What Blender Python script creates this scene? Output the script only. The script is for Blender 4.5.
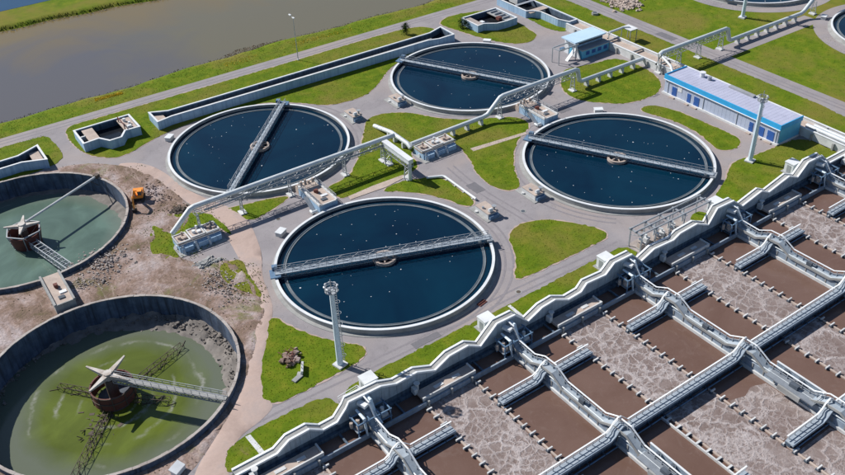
import bpy, bmesh, math, random
import numpy as np
from mathutils import Vector, Matrix
from mathutils.geometry import delaunay_2d_cdt

for o in list(bpy.data.objects): bpy.data.objects.remove(o)
scene = bpy.context.scene
COL = scene.collection
R = math.radians

# ---------------------------------------------------------------- camera
# site axes: x runs along the rows of tanks, y towards the pond, z up; tank C is the origin
F_PX, PITCH, ROLL, CAM_H, TH = 874.98, R(35.5685), R(-2.4526), 97.27, R(32.953)
cam = bpy.data.cameras.new('camera'); cam_o = bpy.data.objects.new('camera', cam); COL.objects.link(cam_o)
cam.sensor_width = 36; cam.lens = F_PX / 845 * 36; cam.clip_start = 1; cam.clip_end = 5000
def _site(v):
    c, s = math.cos(-TH), math.sin(-TH)
    return Vector((c*v[0]-s*v[1], s*v[0]+c*v[1], v[2]))
_X = Vector((1, 0, 0)); _U = Vector((0, math.sin(PITCH), math.cos(PITCH))); _F = Vector((0, math.cos(PITCH), -math.sin(PITCH)))
_ix = _site(math.cos(ROLL)*_X + math.sin(ROLL)*_U); _iy = _site(-math.sin(ROLL)*_X + math.cos(ROLL)*_U); _iz = -_site(_F)
cam_o.matrix_world = Matrix(((_ix.x, _iy.x, _iz.x, -64.16), (_ix.y, _iy.y, _iz.y, -112.09), (_ix.z, _iy.z, _iz.z, CAM_H), (0, 0, 0, 1)))
scene.camera = cam_o
scene.render.resolution_x = 1024; scene.render.resolution_y = 576

# ---------------------------------------------------------------- sky and sun
SUN_EL = R(41); SUN_AZ = math.atan2(-0.47, 0.88)          # azimuth measured from +Y towards +X
world = bpy.data.worlds.new('World'); scene.world = world; world.use_nodes = True
wn = world.node_tree.nodes; bg = wn['Background']
sky = wn.new('ShaderNodeTexSky'); sky.sky_type = 'NISHITA'; sky.sun_disc = False
sky.sun_elevation = SUN_EL; sky.sun_rotation = SUN_AZ % (2*math.pi)
sky.air_density = 1.0; sky.dust_density = 0.3; sky.ozone_density = 3.0
world.node_tree.links.new(sky.outputs[0], bg.inputs[0]); bg.inputs[1].default_value = 0.07
sun = bpy.data.lights.new('sun', 'SUN'); sun.energy = 4.6; sun.angle = R(0.5); sun.color = (1.0, 0.965, 0.91)
sun_o = bpy.data.objects.new('sun', sun); COL.objects.link(sun_o)
_d = Vector((math.sin(SUN_AZ)*math.cos(SUN_EL), math.cos(SUN_AZ)*math.cos(SUN_EL), math.sin(SUN_EL)))
sun_o.rotation_euler = _d.to_track_quat('Z', 'Y').to_euler(); sun_o.location = (0, 0, 120)
vs = scene.view_settings; vs.view_transform = 'Standard'; vs.look = 'None'; vs.gamma = 1; vs.exposure = 0.38; vs.use_curve_mapping = False

# ---------------------------------------------------------------- materials
def _nodes(name):
    m = bpy.data.materials.new(name); m.use_nodes = True
    nt = m.node_tree; b = nt.nodes['Principled BSDF']
    return m, nt, b
def _n(nt, t, **kw):
    n = nt.nodes.new(t)
    for k, v in kw.items():
        if hasattr(n, k): setattr(n, k, v)
        else: n.inputs[k].default_value = v
    return n
def _pos(nt, scale=(1, 1, 1)):
    g = _n(nt, 'ShaderNodeNewGeometry'); mp = _n(nt, 'ShaderNodeMapping'); mp.inputs['Scale'].default_value = scale
    nt.links.new(g.outputs['Position'], mp.inputs['Vector']); return mp.outputs[0]
def _noise(nt, vec, scale, detail=4, rough=0.6, dist=0.0):
    n = _n(nt, 'ShaderNodeTexNoise'); n.inputs['Scale'].default_value = scale; n.inputs['Detail'].default_value = detail
    n.inputs['Roughness'].default_value = rough; n.inputs['Distortion'].default_value = dist
    nt.links.new(vec, n.inputs['Vector']); return n.outputs[0]
def _ramp(nt, fac, stops):
    r = _n(nt, 'ShaderNodeValToRGB'); e = r.color_ramp.elements
    while len(e) < len(stops): e.new(0.5)
    for i, (p, c) in enumerate(stops):
        e[i].position = p; e[i].color = (*c, 1) if len(c) == 3 else c
    nt.links.new(fac, r.inputs[0]); return r.outputs[0]
def _mix(nt, fac, a, b, mode='MIX'):
    m = _n(nt, 'ShaderNodeMix'); m.data_type = 'RGBA'; m.blend_type = mode
    for s, v in ((0, fac), (6, a), (7, b)):
        if isinstance(v, (int, float)): m.inputs[s].default_value = v
        elif isinstance(v, tuple): m.inputs[s].default_value = (*v, 1)
        else: nt.links.new(v, m.inputs[s])
    return m.outputs[2]
def _bump(nt, b, h, strength, dist=0.1):
    n = _n(nt, 'ShaderNodeBump'); n.inputs['Strength'].default_value = strength; n.inputs['Distance'].default_value = dist
    nt.links.new(h, n.inputs['Height']); nt.links.new(n.outputs[0], b.inputs['Normal'])
def g3(v): return (v, v, v)
M = {}
def worn(name, c1, c2, scale=0.5, rough=0.85, fine=6.0, fine_amt=0.25, bump=0.25, metallic=0.0, streak=None):
    """a base colour with broad patches of a second one, fine grain and optional vertical streaks"""
    m, nt, b = _nodes(name); p = _pos(nt)
    col = _ramp(nt, _noise(nt, p, scale, 5), [(0.36, c1), (0.66, c2)])
    fn = _noise(nt, p, fine, 3)
    col = _mix(nt, fine_amt, col, _ramp(nt, fn, [(0.3, tuple(x*0.55 for x in c1)), (0.7, tuple(min(1, x*1.35) for x in c2))]))
    if streak:
        p2 = _pos(nt, (1, 1, 0.08)); s = _ramp(nt, _noise(nt, p2, 1.6, 4), [(0.45, g3(0)), (0.68, g3(1))])
        col = _mix(nt, s, col, streak)
    nt.links.new(col, b.inputs['Base Color']); b.inputs['Roughness'].default_value = rough; b.inputs['Metallic'].default_value = metallic
    _bump(nt, b, fn, bump, 0.05)
    M[name] = m; return m
worn('white_paint', (0.72, 0.735, 0.745), (0.58, 0.595, 0.61), 0.5, 0.6, 4, 0.2, 0.1)
worn('bright_white', (0.82, 0.84, 0.85), (0.70, 0.72, 0.74), 0.5, 0.6, 3, 0.15, 0.1)
worn('white_concrete', (0.66, 0.665, 0.66), (0.46, 0.465, 0.465), 0.5, 0.85, 4, 0.2)
worn('grey_concrete', (0.36, 0.36, 0.35), (0.24, 0.24, 0.235), 0.45, 0.9, 3, 0.3)
worn('wall_concrete', (0.32, 0.38, 0.45), (0.22, 0.28, 0.35), 0.35, 0.85, 3, 0.25, 0.25, 0, (0.20, 0.24, 0.29))
worn('pale_blue_concrete', (0.36, 0.50, 0.64), (0.28, 0.42, 0.57), 0.3, 0.85, 3, 0.15, 0.2, 0, (0.22, 0.33, 0.46))  # blue of open-sky shade on whitish channel walls is put into the colour
worn('dark_concrete', (0.10, 0.12, 0.15), (0.05, 0.062, 0.08), 0.5, 0.8, 3, 0.3)
worn('worn_white', (0.62, 0.59, 0.55), (0.34, 0.28, 0.24), 0.9, 0.8, 3, 0.3)
worn('worn_rim', (0.46, 0.42, 0.39), (0.27, 0.23, 0.21), 0.6, 0.9, 3, 0.3)
worn('beige_concrete', (0.50, 0.41, 0.35), (0.36, 0.29, 0.25), 0.5, 0.9, 3, 0.3)
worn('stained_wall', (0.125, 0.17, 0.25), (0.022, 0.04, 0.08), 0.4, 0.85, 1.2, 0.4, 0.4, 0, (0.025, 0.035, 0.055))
worn('shaded_wall', (0.10, 0.145, 0.20), (0.055, 0.085, 0.125), 0.4, 0.8, 2, 0.3, 0.3, 0, (0.03, 0.045, 0.07))  # wall concrete darkened to navy, the shade is put into the colour
worn('hump_sheet', (0.42, 0.49, 0.55), (0.28, 0.34, 0.40), 0.5, 0.5, 3, 0.2, 0.15, 0.1, (0.27, 0.31, 0.35))
worn('walk_concrete', (0.37, 0.42, 0.47), (0.26, 0.305, 0.355), 0.6, 0.85, 5, 0.35, 0.2)
worn('launder_concrete', (0.17, 0.20, 0.22), (0.09, 0.11, 0.13), 0.5, 0.8, 4, 0.25)
worn('steel', (0.40, 0.42, 0.44), (0.30, 0.32, 0.35), 0.8, 0.5, 5, 0.2, 0.1, 0.25)
worn('deck_steel', (0.26, 0.285, 0.315), (0.19, 0.21, 0.24), 0.8, 0.6, 8, 0.3, 0.15, 0.1)
worn('blue_steel', (0.16, 0.26, 0.38), (0.09, 0.16, 0.26), 0.8, 0.5, 5, 0.2, 0.1, 0.1)
worn('pipe_cladding', (0.66, 0.69, 0.70), (0.52, 0.56, 0.58), 0.5, 0.45, 4, 0.15, 0.12, 0.15)
worn('mast_paint', (0.62, 0.72, 0.78), (0.52, 0.62, 0.70), 0.5, 0.5, 4, 0.1, 0.05)
worn('azure_paint', (0.03, 0.38, 0.72), (0.03, 0.32, 0.64), 0.6, 0.5, 4, 0.1, 0.05)
worn('sky_blue_paint', (0.12, 0.45, 0.66), (0.10, 0.38, 0.58), 0.6, 0.5, 4, 0.1, 0.05)
worn('door_blue', (0.02, 0.10, 0.36), (0.02, 0.08, 0.28), 0.6, 0.5, 4, 0.1, 0.05)
worn('facade_panel', (0.42, 0.47, 0.59), (0.37, 0.42, 0.53), 0.4, 0.6, 4, 0.1, 0.05)
worn('roof_sheet', (0.45, 0.46, 0.58), (0.38, 0.39, 0.50), 0.35, 0.6, 3, 0.15, 0.1)
worn('roof_blue', (0.50, 0.66, 0.80), (0.44, 0.60, 0.74), 0.35, 0.5, 3, 0.12, 0.1)
worn('grey_roof', (0.32, 0.33, 0.35), (0.24, 0.25, 0.27), 0.5, 0.8, 3, 0.2)
worn('rust', (0.17, 0.045, 0.03), (0.09, 0.03, 0.025), 0.7, 0.8, 4, 0.35, 0.3)
worn('rust_lattice', (0.12, 0.085, 0.06), (0.06, 0.05, 0.045), 0.7, 0.85, 4, 0.3)
worn('orange_paint', (0.80, 0.28, 0.02), (0.65, 0.21, 0.02), 0.9, 0.5, 5, 0.2)
worn('black_rubber', (0.025, 0.025, 0.028), (0.015, 0.015, 0.016), 0.9, 0.7, 5, 0.2)
worn('rubble', (0.42, 0.37, 0.34), (0.26, 0.22, 0.20), 0.7, 0.95, 3, 0.3)
worn('mud', (0.25, 0.225, 0.205), (0.12, 0.105, 0.095), 0.5, 0.9, 2.5, 0.4, 0.6)
worn('bark', (0.09, 0.06, 0.04), (0.05, 0.035, 0.025), 2, 0.9, 8, 0.3)
worn('yellow_bloom', (0.75, 0.55, 0.02), (0.6, 0.45, 0.03), 2, 0.8, 8, 0.2)

def mat_grass():
    m, nt, b = _nodes('grass'); p = _pos(nt)
    big = _noise(nt, p, 0.055, 4, 0.6, 0.4); mid = _noise(nt, p, 0.35, 5, 0.65); fn = _noise(nt, p, 3.5, 4, 0.7)
    c = _ramp(nt, mid, [(0.30, (0.068, 0.118, 0.006)), (0.50, (0.108, 0.160, 0.008)), (0.70, (0.170, 0.186, 0.016))])
    c = _mix(nt, _ramp(nt, big, [(0.46, g3(0)), (0.66, g3(0.8))]), c, (0.190, 0.155, 0.036))
    c = _mix(nt, _ramp(nt, fn, [(0.30, g3(0.22)), (0.55, g3(0))]), c, (0.060, 0.085, 0.008))
    c = _mix(nt, _ramp(nt, _noise(nt, p, 0.22, 6, 0.7, 0.8), [(0.66, g3(0)), (0.76, g3(0.65))]), c, (0.21, 0.15, 0.085))
    nt.links.new(c, b.inputs['Base Color']); b.inputs['Roughness'].default_value = 0.95; b.inputs['Specular IOR Level'].default_value = 0.1
    _bump(nt, b, fn, 0.3, 0.08); M['grass'] = m
mat_grass()
def mat_blades(name, c1, c2, c3):
    m, nt, b = _nodes(name); p = _pos(nt)
    c = _ramp(nt, _noise(nt, p, 0.5, 4), [(0.3, c1), (0.5, c2), (0.72, c3)])
    nt.links.new(c, b.inputs['Base Color']); b.inputs['Roughness'].default_value = 0.9; b.inputs['Specular IOR Level'].default_value = 0.1; M[name] = m
mat_blades('grass_blades', (0.10, 0.145, 0.010), (0.14, 0.185, 0.012), (0.19, 0.205, 0.022))
mat_blades('dry_weeds', (0.10, 0.11, 0.02), (0.16, 0.13, 0.05), (0.20, 0.16, 0.07))
mat_blades('reed_straw', (0.16, 0.15, 0.03), (0.20, 0.18, 0.04), (0.24, 0.19, 0.06))
mat_blades('red_stems', (0.20, 0.10, 0.06), (0.24, 0.13, 0.07), (0.26, 0.16, 0.08))
mat_blades('leaves', (0.012, 0.03, 0.008), (0.025, 0.05, 0.012), (0.045, 0.075, 0.015))
def mat_asphalt():
    m, nt, b = _nodes('asphalt'); p = _pos(nt)
    c = _ramp(nt, _noise(nt, p, 0.12, 5, 0.6), [(0.35, (0.226, 0.206, 0.217)), (0.68, (0.300, 0.275, 0.284))])
    c = _mix(nt, _ramp(nt, _noise(nt, p, 0.45, 5, 0.7, 0.6), [(0.52, g3(0)), (0.75, g3(0.5))]), c, (0.17, 0.155, 0.168))
    c = _mix(nt, _ramp(nt, _noise(nt, p, 0.035, 4, 0.6, 0.5), [(0.50, g3(0)), (0.66, g3(0.7))]), c, (0.335, 0.275, 0.25))
    fn = _noise(nt, p, 7, 3, 0.7); c = _mix(nt, 0.18, c, _ramp(nt, fn, [(0.3, (0.10, 0.095, 0.10)), (0.7, (0.42, 0.39, 0.39))]))
    # hairline cracks
    v = _n(nt, 'ShaderNodeTexVoronoi'); v.feature = 'DISTANCE_TO_EDGE'; v.inputs['Scale'].default_value = 0.16
    w = _n(nt, 'ShaderNodeVectorMath'); w.operation = 'ADD'; nt.links.new(p, w.inputs[0])
    nn = _n(nt, 'ShaderNodeTexNoise'); nn.inputs['Scale'].default_value = 0.5; nn.inputs['Detail'].default_value = 5; nt.links.new(p, nn.inputs['Vector'])
    sc = _n(nt, 'ShaderNodeVectorMath'); sc.operation = 'SCALE'; sc.inputs['Scale'].default_value = 4; nt.links.new(nn.outputs[1], sc.inputs[0]); nt.links.new(sc.outputs[0], w.inputs[1])
    nt.links.new(w.outputs[0], v.inputs['Vector'])
    c = _mix(nt, _ramp(nt, v.outputs['Distance'], [(0.0, g3(0.4)), (0.012, g3(0))]), c, (0.13, 0.12, 0.12))
    nt.links.new(c, b.inputs['Base Color']); b.inputs['Roughness'].default_value = 0.92; _bump(nt, b, fn, 0.3, 0.03); M['asphalt'] = m
mat_asphalt()
def mat_dirt(name, cols, scale=0.22, amt=0.45, bmp=0.8):
    m, nt, b = _nodes(name); p = _pos(nt)
    c = _ramp(nt, _noise(nt, p, scale, 6, 0.65, 0.5), cols)
    fn = _noise(nt, p, 2.2, 5, 0.7); c = _mix(nt, _ramp(nt, fn, [(0.35, g3(amt)), (0.6, g3(0))]), c, tuple(x*0.4 for x in cols[1][1]))
    if name == 'dirt':
        c = _mix(nt, _ramp(nt, _noise(nt, p, 0.09, 6, 0.75, 0.6), [(0.56, g3(0)), (0.66, g3(0.75))]), c, (0.115, 0.125, 0.022))
        ws = _pos(nt, (1.0, 0.22, 1)); c = _mix(nt, _ramp(nt, _noise(nt, ws, 0.9, 4, 0.6, 1.5), [(0.56, g3(0)), (0.68, g3(0.5))]), c, (0.40, 0.31, 0.265))
    nt.links.new(c, b.inputs['Base Color']); b.inputs['Roughness'].default_value = 0.97; _bump(nt, b, fn, bmp, 0.2); M[name] = m
mat_dirt('dirt', [(0.30, (0.105, 0.100, 0.030)), (0.37, (0.165, 0.112, 0.075)), (0.46, (0.245, 0.165, 0.130)), (0.54, (0.335, 0.250, 0.222)), (0.66, (0.44, 0.375, 0.37))], 0.17)
mat_dirt('dirt_track', [(0.3, (0.33, 0.245, 0.21)), (0.5, (0.44, 0.33, 0.285)), (0.7, (0.36, 0.295, 0.275))], 0.12, 0.12, 0.15)
def mat_water(name, c1, c2, scale, rough, bump, bscale=2.5, spec=0.5):
    m, nt, b = _nodes(name); p = _pos(nt)
    c = _ramp(nt, _noise(nt, p, scale, 4, 0.55, 0.6), [(0.35, c1), (0.68, c2)])
    nt.links.new(c, b.inputs['Base Color']); b.inputs['Roughness'].default_value = rough; b.inputs['IOR'].default_value = 1.33
    b.inputs['Specular IOR Level'].default_value = spec
    _bump(nt, b, _noise(nt, p, bscale, 3, 0.5), bump, 0.05); M[name] = m
mat_water('clear_water', (0.001, 0.012, 0.030), (0.0018, 0.024, 0.048), 0.05, 0.04, 0.05)
def mat_pond():
    m, nt, b = _nodes('pond_water'); p = _pos(nt)
    sx = _n(nt, 'ShaderNodeSeparateXYZ'); nt.links.new(p, sx.inputs[0])
    w = _n(nt, 'ShaderNodeMath'); w.operation = 'MULTIPLY_ADD'; nt.links.new(_noise(nt, p, 0.03, 5, 0.6, 0.8), w.inputs[0]); w.inputs[1].default_value = 60; nt.links.new(sx.outputs[1], w.inputs[2])
    shore = _n(nt, 'ShaderNodeMapRange'); nt.links.new(w.outputs[0], shore.inputs[0]); shore.inputs[1].default_value = 166; shore.inputs[2].default_value = 190
    w2 = _n(nt, 'ShaderNodeMath'); w2.operation = 'MULTIPLY_ADD'; nt.links.new(_noise(nt, p, 0.05, 4, 0.6, 1.0), w2.inputs[0]); w2.inputs[1].default_value = 50; nt.links.new(sx.outputs[0], w2.inputs[2])
    silt = _n(nt, 'ShaderNodeMapRange'); nt.links.new(w2.outputs[0], silt.inputs[0]); silt.inputs[1].default_value = 12; silt.inputs[2].default_value = 44
    c = _mix(nt, silt.outputs[0], (0.112, 0.104, 0.104), (0.145, 0.127, 0.080))
    c = _mix(nt, shore.outputs[0], c, (0.175, 0.130, 0.058))
    nt.links.new(c, b.inputs['Base Color']); b.inputs['Roughness'].default_value = 0.12; b.inputs['IOR'].default_value = 1.33
    _bump(nt, b, _noise(nt, p, 1.2, 3), 0.1, 0.05); M['pond_water'] = m
mat_pond()
mat_water('canal_water', (0.02, 0.055, 0.11), (0.03, 0.07, 0.13), 0.03, 0.1, 0.1)
def mat_brown():
    m, nt, b = _nodes('brown_water'); p = _pos(nt)
    c = _ramp(nt, _noise(nt, p, 0.10, 5, 0.6, 0.8), [(0.35, (0.132, 0.078, 0.060)), (0.68, (0.162, 0.102, 0.082))])
    c = _mix(nt, _ramp(nt, _noise(nt, p, 0.35, 6, 0.72, 2.0), [(0.55, g3(0)), (0.75, g3(0.45))]), c, (0.21, 0.155, 0.135))
    c = _mix(nt, _ramp(nt, _noise(nt, p, 3.0, 3, 0.8), [(0.62, g3(0)), (0.78, g3(0.35))]), c, (0.27, 0.21, 0.19))
    nt.links.new(c, b.inputs['Base Color']); b.inputs['Roughness'].default_value = 0.16; b.inputs['IOR'].default_value = 1.33
    _bump(nt, b, _noise(nt, p, 1.6, 4, 0.6), 0.25, 0.06); M['brown_water'] = m
mat_brown()
mat_water('dark_water', (0.010, 0.012, 0.016), (0.02, 0.022, 0.026), 0.10, 0.1, 0.10)
def mat_algae(name, green, teal, swirl, rim):
    m, nt, b = _nodes(name)
    tc = _n(nt, 'ShaderNodeTexCoord'); p = tc.outputs['Object']
    c = _ramp(nt, _noise(nt, p, 0.10, 5, 0.55, 1.2), [(0.34, tuple(x*0.8 for x in green)), (0.50, green), (0.66, tuple(x*1.25 for x in green))])
    # scum rings stirred round the middle
    ln = _n(nt, 'ShaderNodeVectorMath'); ln.operation = 'LENGTH'; nt.links.new(p, ln.inputs[0])
    wob = _n(nt, 'ShaderNodeMath'); wob.operation = 'MULTIPLY_ADD'; nt.links.new(_noise(nt, p, 0.13, 4), wob.inputs[0]); wob.inputs[1].default_value = 4; nt.links.new(ln.outputs['Value'], wob.inputs[2])
    rm = _n(nt, 'ShaderNodeMapRange'); nt.links.new(wob.outputs[0], rm.inputs[0]); rm.inputs[1].default_value = rim; rm.inputs[2].default_value = rim+4.5
    c = _mix(nt, rm.outputs[0], c, teal)
    for lo in swirl:
        mr = _n(nt, 'ShaderNodeMapRange'); mr.interpolation_type = 'SMOOTHSTEP'; nt.links.new(wob.outputs[0], mr.inputs[0])
        ab = _n(nt, 'ShaderNodeMath'); ab.operation = 'SUBTRACT'; nt.links.new(wob.outputs[0], ab.inputs[0]); ab.inputs[1].default_value = lo
        a2 = _n(nt, 'ShaderNodeMath'); a2.operation = 'ABSOLUTE'; nt.links.new(ab.outputs[0], a2.inputs[0])
        nt.links.new(a2.outputs[0], mr.inputs[0]); mr.inputs[1].default_value = 0.0; mr.inputs[2].default_value = 0.55; mr.inputs[3].default_value = 1; mr.inputs[4].default_value = 0
        gate = _n(nt, 'ShaderNodeMath'); gate.operation = 'MULTIPLY'; nt.links.new(mr.outputs[0], gate.inputs[0])
        nt.links.new(_ramp(nt, _noise(nt, p, 0.05+0.003*lo, 2), [(0.50, g3(0)), (0.62, g3(0.8))]), gate.inputs[1])
        brk = _n(nt, 'ShaderNodeMath'); brk.operation = 'MULTIPLY'; nt.links.new(gate.outputs[0], brk.inputs[0]); nt.links.new(_ramp(nt, _noise(nt, p, 1.4, 5, 0.75), [(0.38, g3(0.15)), (0.60, g3(1))]), brk.inputs[1])
        c = _mix(nt, brk.outputs[0], c, (0.30, 0.30, 0.27))
    nt.links.new(c, b.inputs['Base Color']); b.inputs['Roughness'].default_value = 0.14; b.inputs['IOR'].default_value = 1.33
    _bump(nt, b, _noise(nt, p, 2, 3), 0.1, 0.05); M[name] = m
mat_algae('algae_water', (0.092, 0.118, 0.020), (0.118, 0.135, 0.098), (8.0, 11.5, 15.5), 13.0)
mat_algae('teal_water', (0.095, 0.145, 0.118), (0.155, 0.18, 0.15), (19.5,), 16.5)
def mat_foam():
    m, nt, b = _nodes('foam'); p = _pos(nt)
    def cells(scale, warp, w0, w1):
        nn = _n(nt, 'ShaderNodeTexNoise'); nn.inputs['Scale'].default_value = 0.45; nn.inputs['Detail'].default_value = 4; nt.links.new(p, nn.inputs['Vector'])
        sc = _n(nt, 'ShaderNodeVectorMath'); sc.operation = 'SCALE'; sc.inputs['Scale'].default_value = warp; nn.inputs['Roughness'].default_value = 0.62; nt.links.new(nn.outputs[1], sc.inputs[0])
        w = _n(nt, 'ShaderNodeVectorMath'); w.operation = 'ADD'; nt.links.new(p, w.inputs[0]); nt.links.new(sc.outputs[0], w.inputs[1])
        v = _n(nt, 'ShaderNodeTexVoronoi'); v.feature = 'DISTANCE_TO_EDGE'; v.inputs['Scale'].default_value = scale; nt.links.new(w.outputs[0], v.inputs['Vector'])
        return _ramp(nt, v.outputs['Distance'], [(w0, g3(1)), (w1, g3(0))])
    base = _ramp(nt, _noise(nt, p, 0.5, 5, 0.7), [(0.3, (0.128, 0.086, 0.072)), (0.7, (0.205, 0.155, 0.142))])
    f1 = cells(0.58, 2.2, 0.010, 0.11); f2 = cells(1.25, 1.0, 0.02, 0.14); f3 = cells(0.15, 4.0, 0.006, 0.06)
    amt = _ramp(nt, _noise(nt, p, 0.18, 4), [(0.34, g3(0.10)), (0.66, g3(0.85))])
    e1 = _mix(nt, 1.0, f1, amt, 'MULTIPLY'); e2 = _mix(nt, 1.0, f2, _ramp(nt, _noise(nt, p, 0.33, 3), [(0.42, g3(0.0)), (0.66, g3(0.45))]), 'MULTIPLY'); e3 = _mix(nt, 1.0, f3, g3(0.7), 'MULTIPLY')
    fac = _mix(nt, 1.0, _mix(nt, 1.0, e1, e2, 'SCREEN'), e3, 'SCREEN')
    fac = _mix(nt, 1.0, fac, _ramp(nt, _noise(nt, p, 1.3, 4, 0.7), [(0.3, g3(0.45)), (0.7, g3(1))]), 'MULTIPLY')
    sp = _ramp(nt, _noise(nt, p, 5.0, 3, 0.8), [(0.52, g3(0)), (0.70, g3(0.5))])
    base = _mix(nt, sp, base, (0.36, 0.31, 0.30))
    c = _mix(nt, fac, base, (0.52, 0.475, 0.47))
    c = _mix(nt, _ramp(nt, _noise(nt, p, 0.11, 5, 0.7, 1.0), [(0.45, g3(0)), (0.70, g3(0.55))]), c, (0.30, 0.25, 0.235))
    nt.links.new(c, b.inputs['Base Color']); b.inputs['Roughness'].default_value = 0.7
    _bump(nt, b, fac, 0.6, 0.2); M['foam'] = m
mat_foam()

# ---------------------------------------------------------------- mesh helpers
class MB:
    def __init__(s): s.v = []; s.f = []; s.cut = []
    def add(s, vs_, fs_):
        k = len(s.v); s.cut.append((k, len(s.f))); s.v += [tuple(v) for v in vs_]; s.f += [tuple(i+k for i in f) for f in fs_]; return s
    def box(s, x0, x1, y0, y1, z0, z1):
        return s.add([(x0,y0,z0),(x1,y0,z0),(x1,y1,z0),(x0,y1,z0),(x0,y0,z1),(x1,y0,z1),(x1,y1,z1),(x0,y1,z1)],
                     [(3,2,1,0),(4,5,6,7),(0,1,5,4),(1,2,6,5),(2,3,7,6),(3,0,4,7)])
    def obox(s, c, size, rz=0.0, rx=0.0, ry=0.0):
        m = Matrix.Translation(c) @ Matrix.Rotation(rz, 4, 'Z') @ Matrix.Rotation(ry, 4, 'Y') @ Matrix.Rotation(rx, 4, 'X')
        h = [x/2 for x in size]
        vs_ = [m @ Vector((a*h[0], b*h[1], c_*h[2])) for c_ in (-1, 1) for a, b in ((-1,-1),(1,-1),(1,1),(-1,1))]
        return s.add(vs_, [(3,2,1,0),(4,5,6,7),(0,1,5,4),(1,2,6,5),(2,3,7,6),(3,0,4,7)])
    def bar(s, p, q, w=0.1, h=None):
        p, q = Vector(p), Vector(q); d = q-p; L = d.length
        if L < 1e-6: return s
        h = h or w; d.normalize(); up = Vector((0,0,1)) if abs(d.z) < 0.98 else Vector((1,0,0))
        x = d.cross(up).normalized(); y = x.cross(d)
        vs_ = [e + x*a*w/2 + y*b*h/2 for e in (p, q) for a, b in ((-1,-1),(1,-1),(1,1),(-1,1))]
        return s.add(vs_, [(0,1,2,3),(7,6,5,4),(4,5,1,0),(5,6,2,1),(6,7,3,2),(7,4,0,3)])
    def tube(s, pts, r, n=12, cap=True, r1=None):
        pts = [Vector(p) for p in pts]; rings = []; k = len(pts)
        for i, p in enumerate(pts):
            d0 = (pts[i]-pts[i-1]).normalized() if i else None
            d1 = (pts[i+1]-pts[i]).normalized() if i < k-1 else None
            t = (d0+d1).normalized() if d0 and d1 else (d0 or d1)
            up = Vector((0,0,1)) if abs(t.z) < 0.95 else Vector((1,0,0))
            x = t.cross(up).normalized(); y = x.cross(t)
            f = 1/max(0.5, t.dot(d1)) if d0 and d1 else 1
            rr = r if r1 is None else r + (r1-r)*i/(k-1)
            rings.append([p + (x*math.cos(2*math.pi*j/n) + y*math.sin(2*math.pi*j/n))*rr*(f if f < 1.5 else 1.5) for j in range(n)])
        vs_ = [v for g in rings for v in g]; fs_ = [(i*n+j, i*n+(j+1) % n, (i+1)*n+(j+1) % n, (i+1)*n+j) for i in range(k-1) for j in range(n)]
        if cap: fs_ += [tuple(range(n-1, -1, -1)), tuple((k-1)*n+j for j in range(n))]
        return s.add(vs_, fs_)
    def lathe(s, prof, n=48, a0=0.0, a1=2*math.pi, c=(0,0,0), closed=True):
        full = abs(a1-a0-2*math.pi) < 1e-6; m = n if full else n+1; k = len(prof); vs_ = []
        for i in range(m):
            a = a0+(a1-a0)*i/n
            vs_ += [(c[0]+r*math.cos(a), c[1]+r*math.sin(a), c[2]+z) for r, z in prof]
        fs_ = []
        for i in range(n):
            i2 = (i+1) % m
            for j in range(k if closed else k-1):
                j2 = (j+1) % k; fs_.append((i*k+j, i2*k+j, i2*k+j2, i*k+j2))
        if not full and closed: fs_ += [tuple(range(k-1,-1,-1)), tuple((m-1)*k+j for j in range(k))]
        return s.add(vs_, fs_)
    def ring(s, r0, r1, z0, z1, n=96, c=(0,0,0), a0=0.0, a1=2*math.pi):
        return s.lathe([(r0,z0),(r1,z0),(r1,z1),(r0,z1)], n, a0, a1, c)
    def disc(s, r, z, n=96, c=(0,0,0)):
        return s.add([(c[0]+r*math.cos(2*math.pi*i/n), c[1]+r*math.sin(2*math.pi*i/n), c[2]+z) for i in range(n)], [tuple(range(n))])
    def cyl(s, c, r, z0, z1, n=16, r1=None):
        r1 = r if r1 is None else r1
        vs_ = [(c[0]+q*math.cos(2*math.pi*i/n), c[1]+q*math.sin(2*math.pi*i/n), z) for q, z in ((r, z0), (r1, z1)) for i in range(n)]
        return s.add(vs_, [(i, (i+1) % n, n+(i+1) % n, n+i) for i in range(n)] + [tuple(range(n-1,-1,-1)), tuple(range(n, 2*n))])
    def prism(s, poly, z0, z1):
        n = len(poly); area = sum(poly[i][0]*poly[(i+1) % n][1]-poly[(i+1) % n][0]*poly[i][1] for i in range(n))
        if area < 0: poly = poly[::-1]
        vs_ = [(x, y, z0) for x, y in poly] + [(x, y, z1) for x, y in poly]
        return s.add(vs_, [tuple(range(n-1,-1,-1)), tuple(range(n, 2*n))] + [(i, (i+1) % n, n+(i+1) % n, n+i) for i in range(n)])
    def build(s, name, mat, parent=None, smooth=False, loc=None, rz=0.0):
        me = bpy.data.meshes.new(name); me.from_pydata(s.v, [], s.f); me.validate(); me.update()
        if mat: me.materials.append(M[mat])
        if smooth:
            me.polygons.foreach_set('use_smooth', [True]*len(me.polygons))
            if hasattr(me, 'set_sharp_from_angle'): me.set_sharp_from_angle(angle=R(40))
        return link(name, me, parent, loc, rz)
def each(name, m, mat, parent=None, loc=None, smooth=False):
    """every shape collected in m becomes a part of its own"""
    cuts = m.cut+[(len(m.v), len(m.f))]; out = []
    for (k0, f0), (k1, f1) in zip(cuts, cuts[1:]):
        q = MB(); q.v = m.v[k0:k1]; q.f = [tuple(i-k0 for i in f) for f in m.f[f0:f1]]
        out.append(q.build(name, mat, parent, smooth, loc))
    return out
def stuff(o): o['kind'] = 'stuff'; return o
def link(name, me, parent=None, loc=None, rz=0.0):
    o = bpy.data.objects.new(name, me); COL.objects.link(o); o.parent = parent
    if loc: o.location = loc
    if rz: o.rotation_euler.z = rz
    return o
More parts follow.
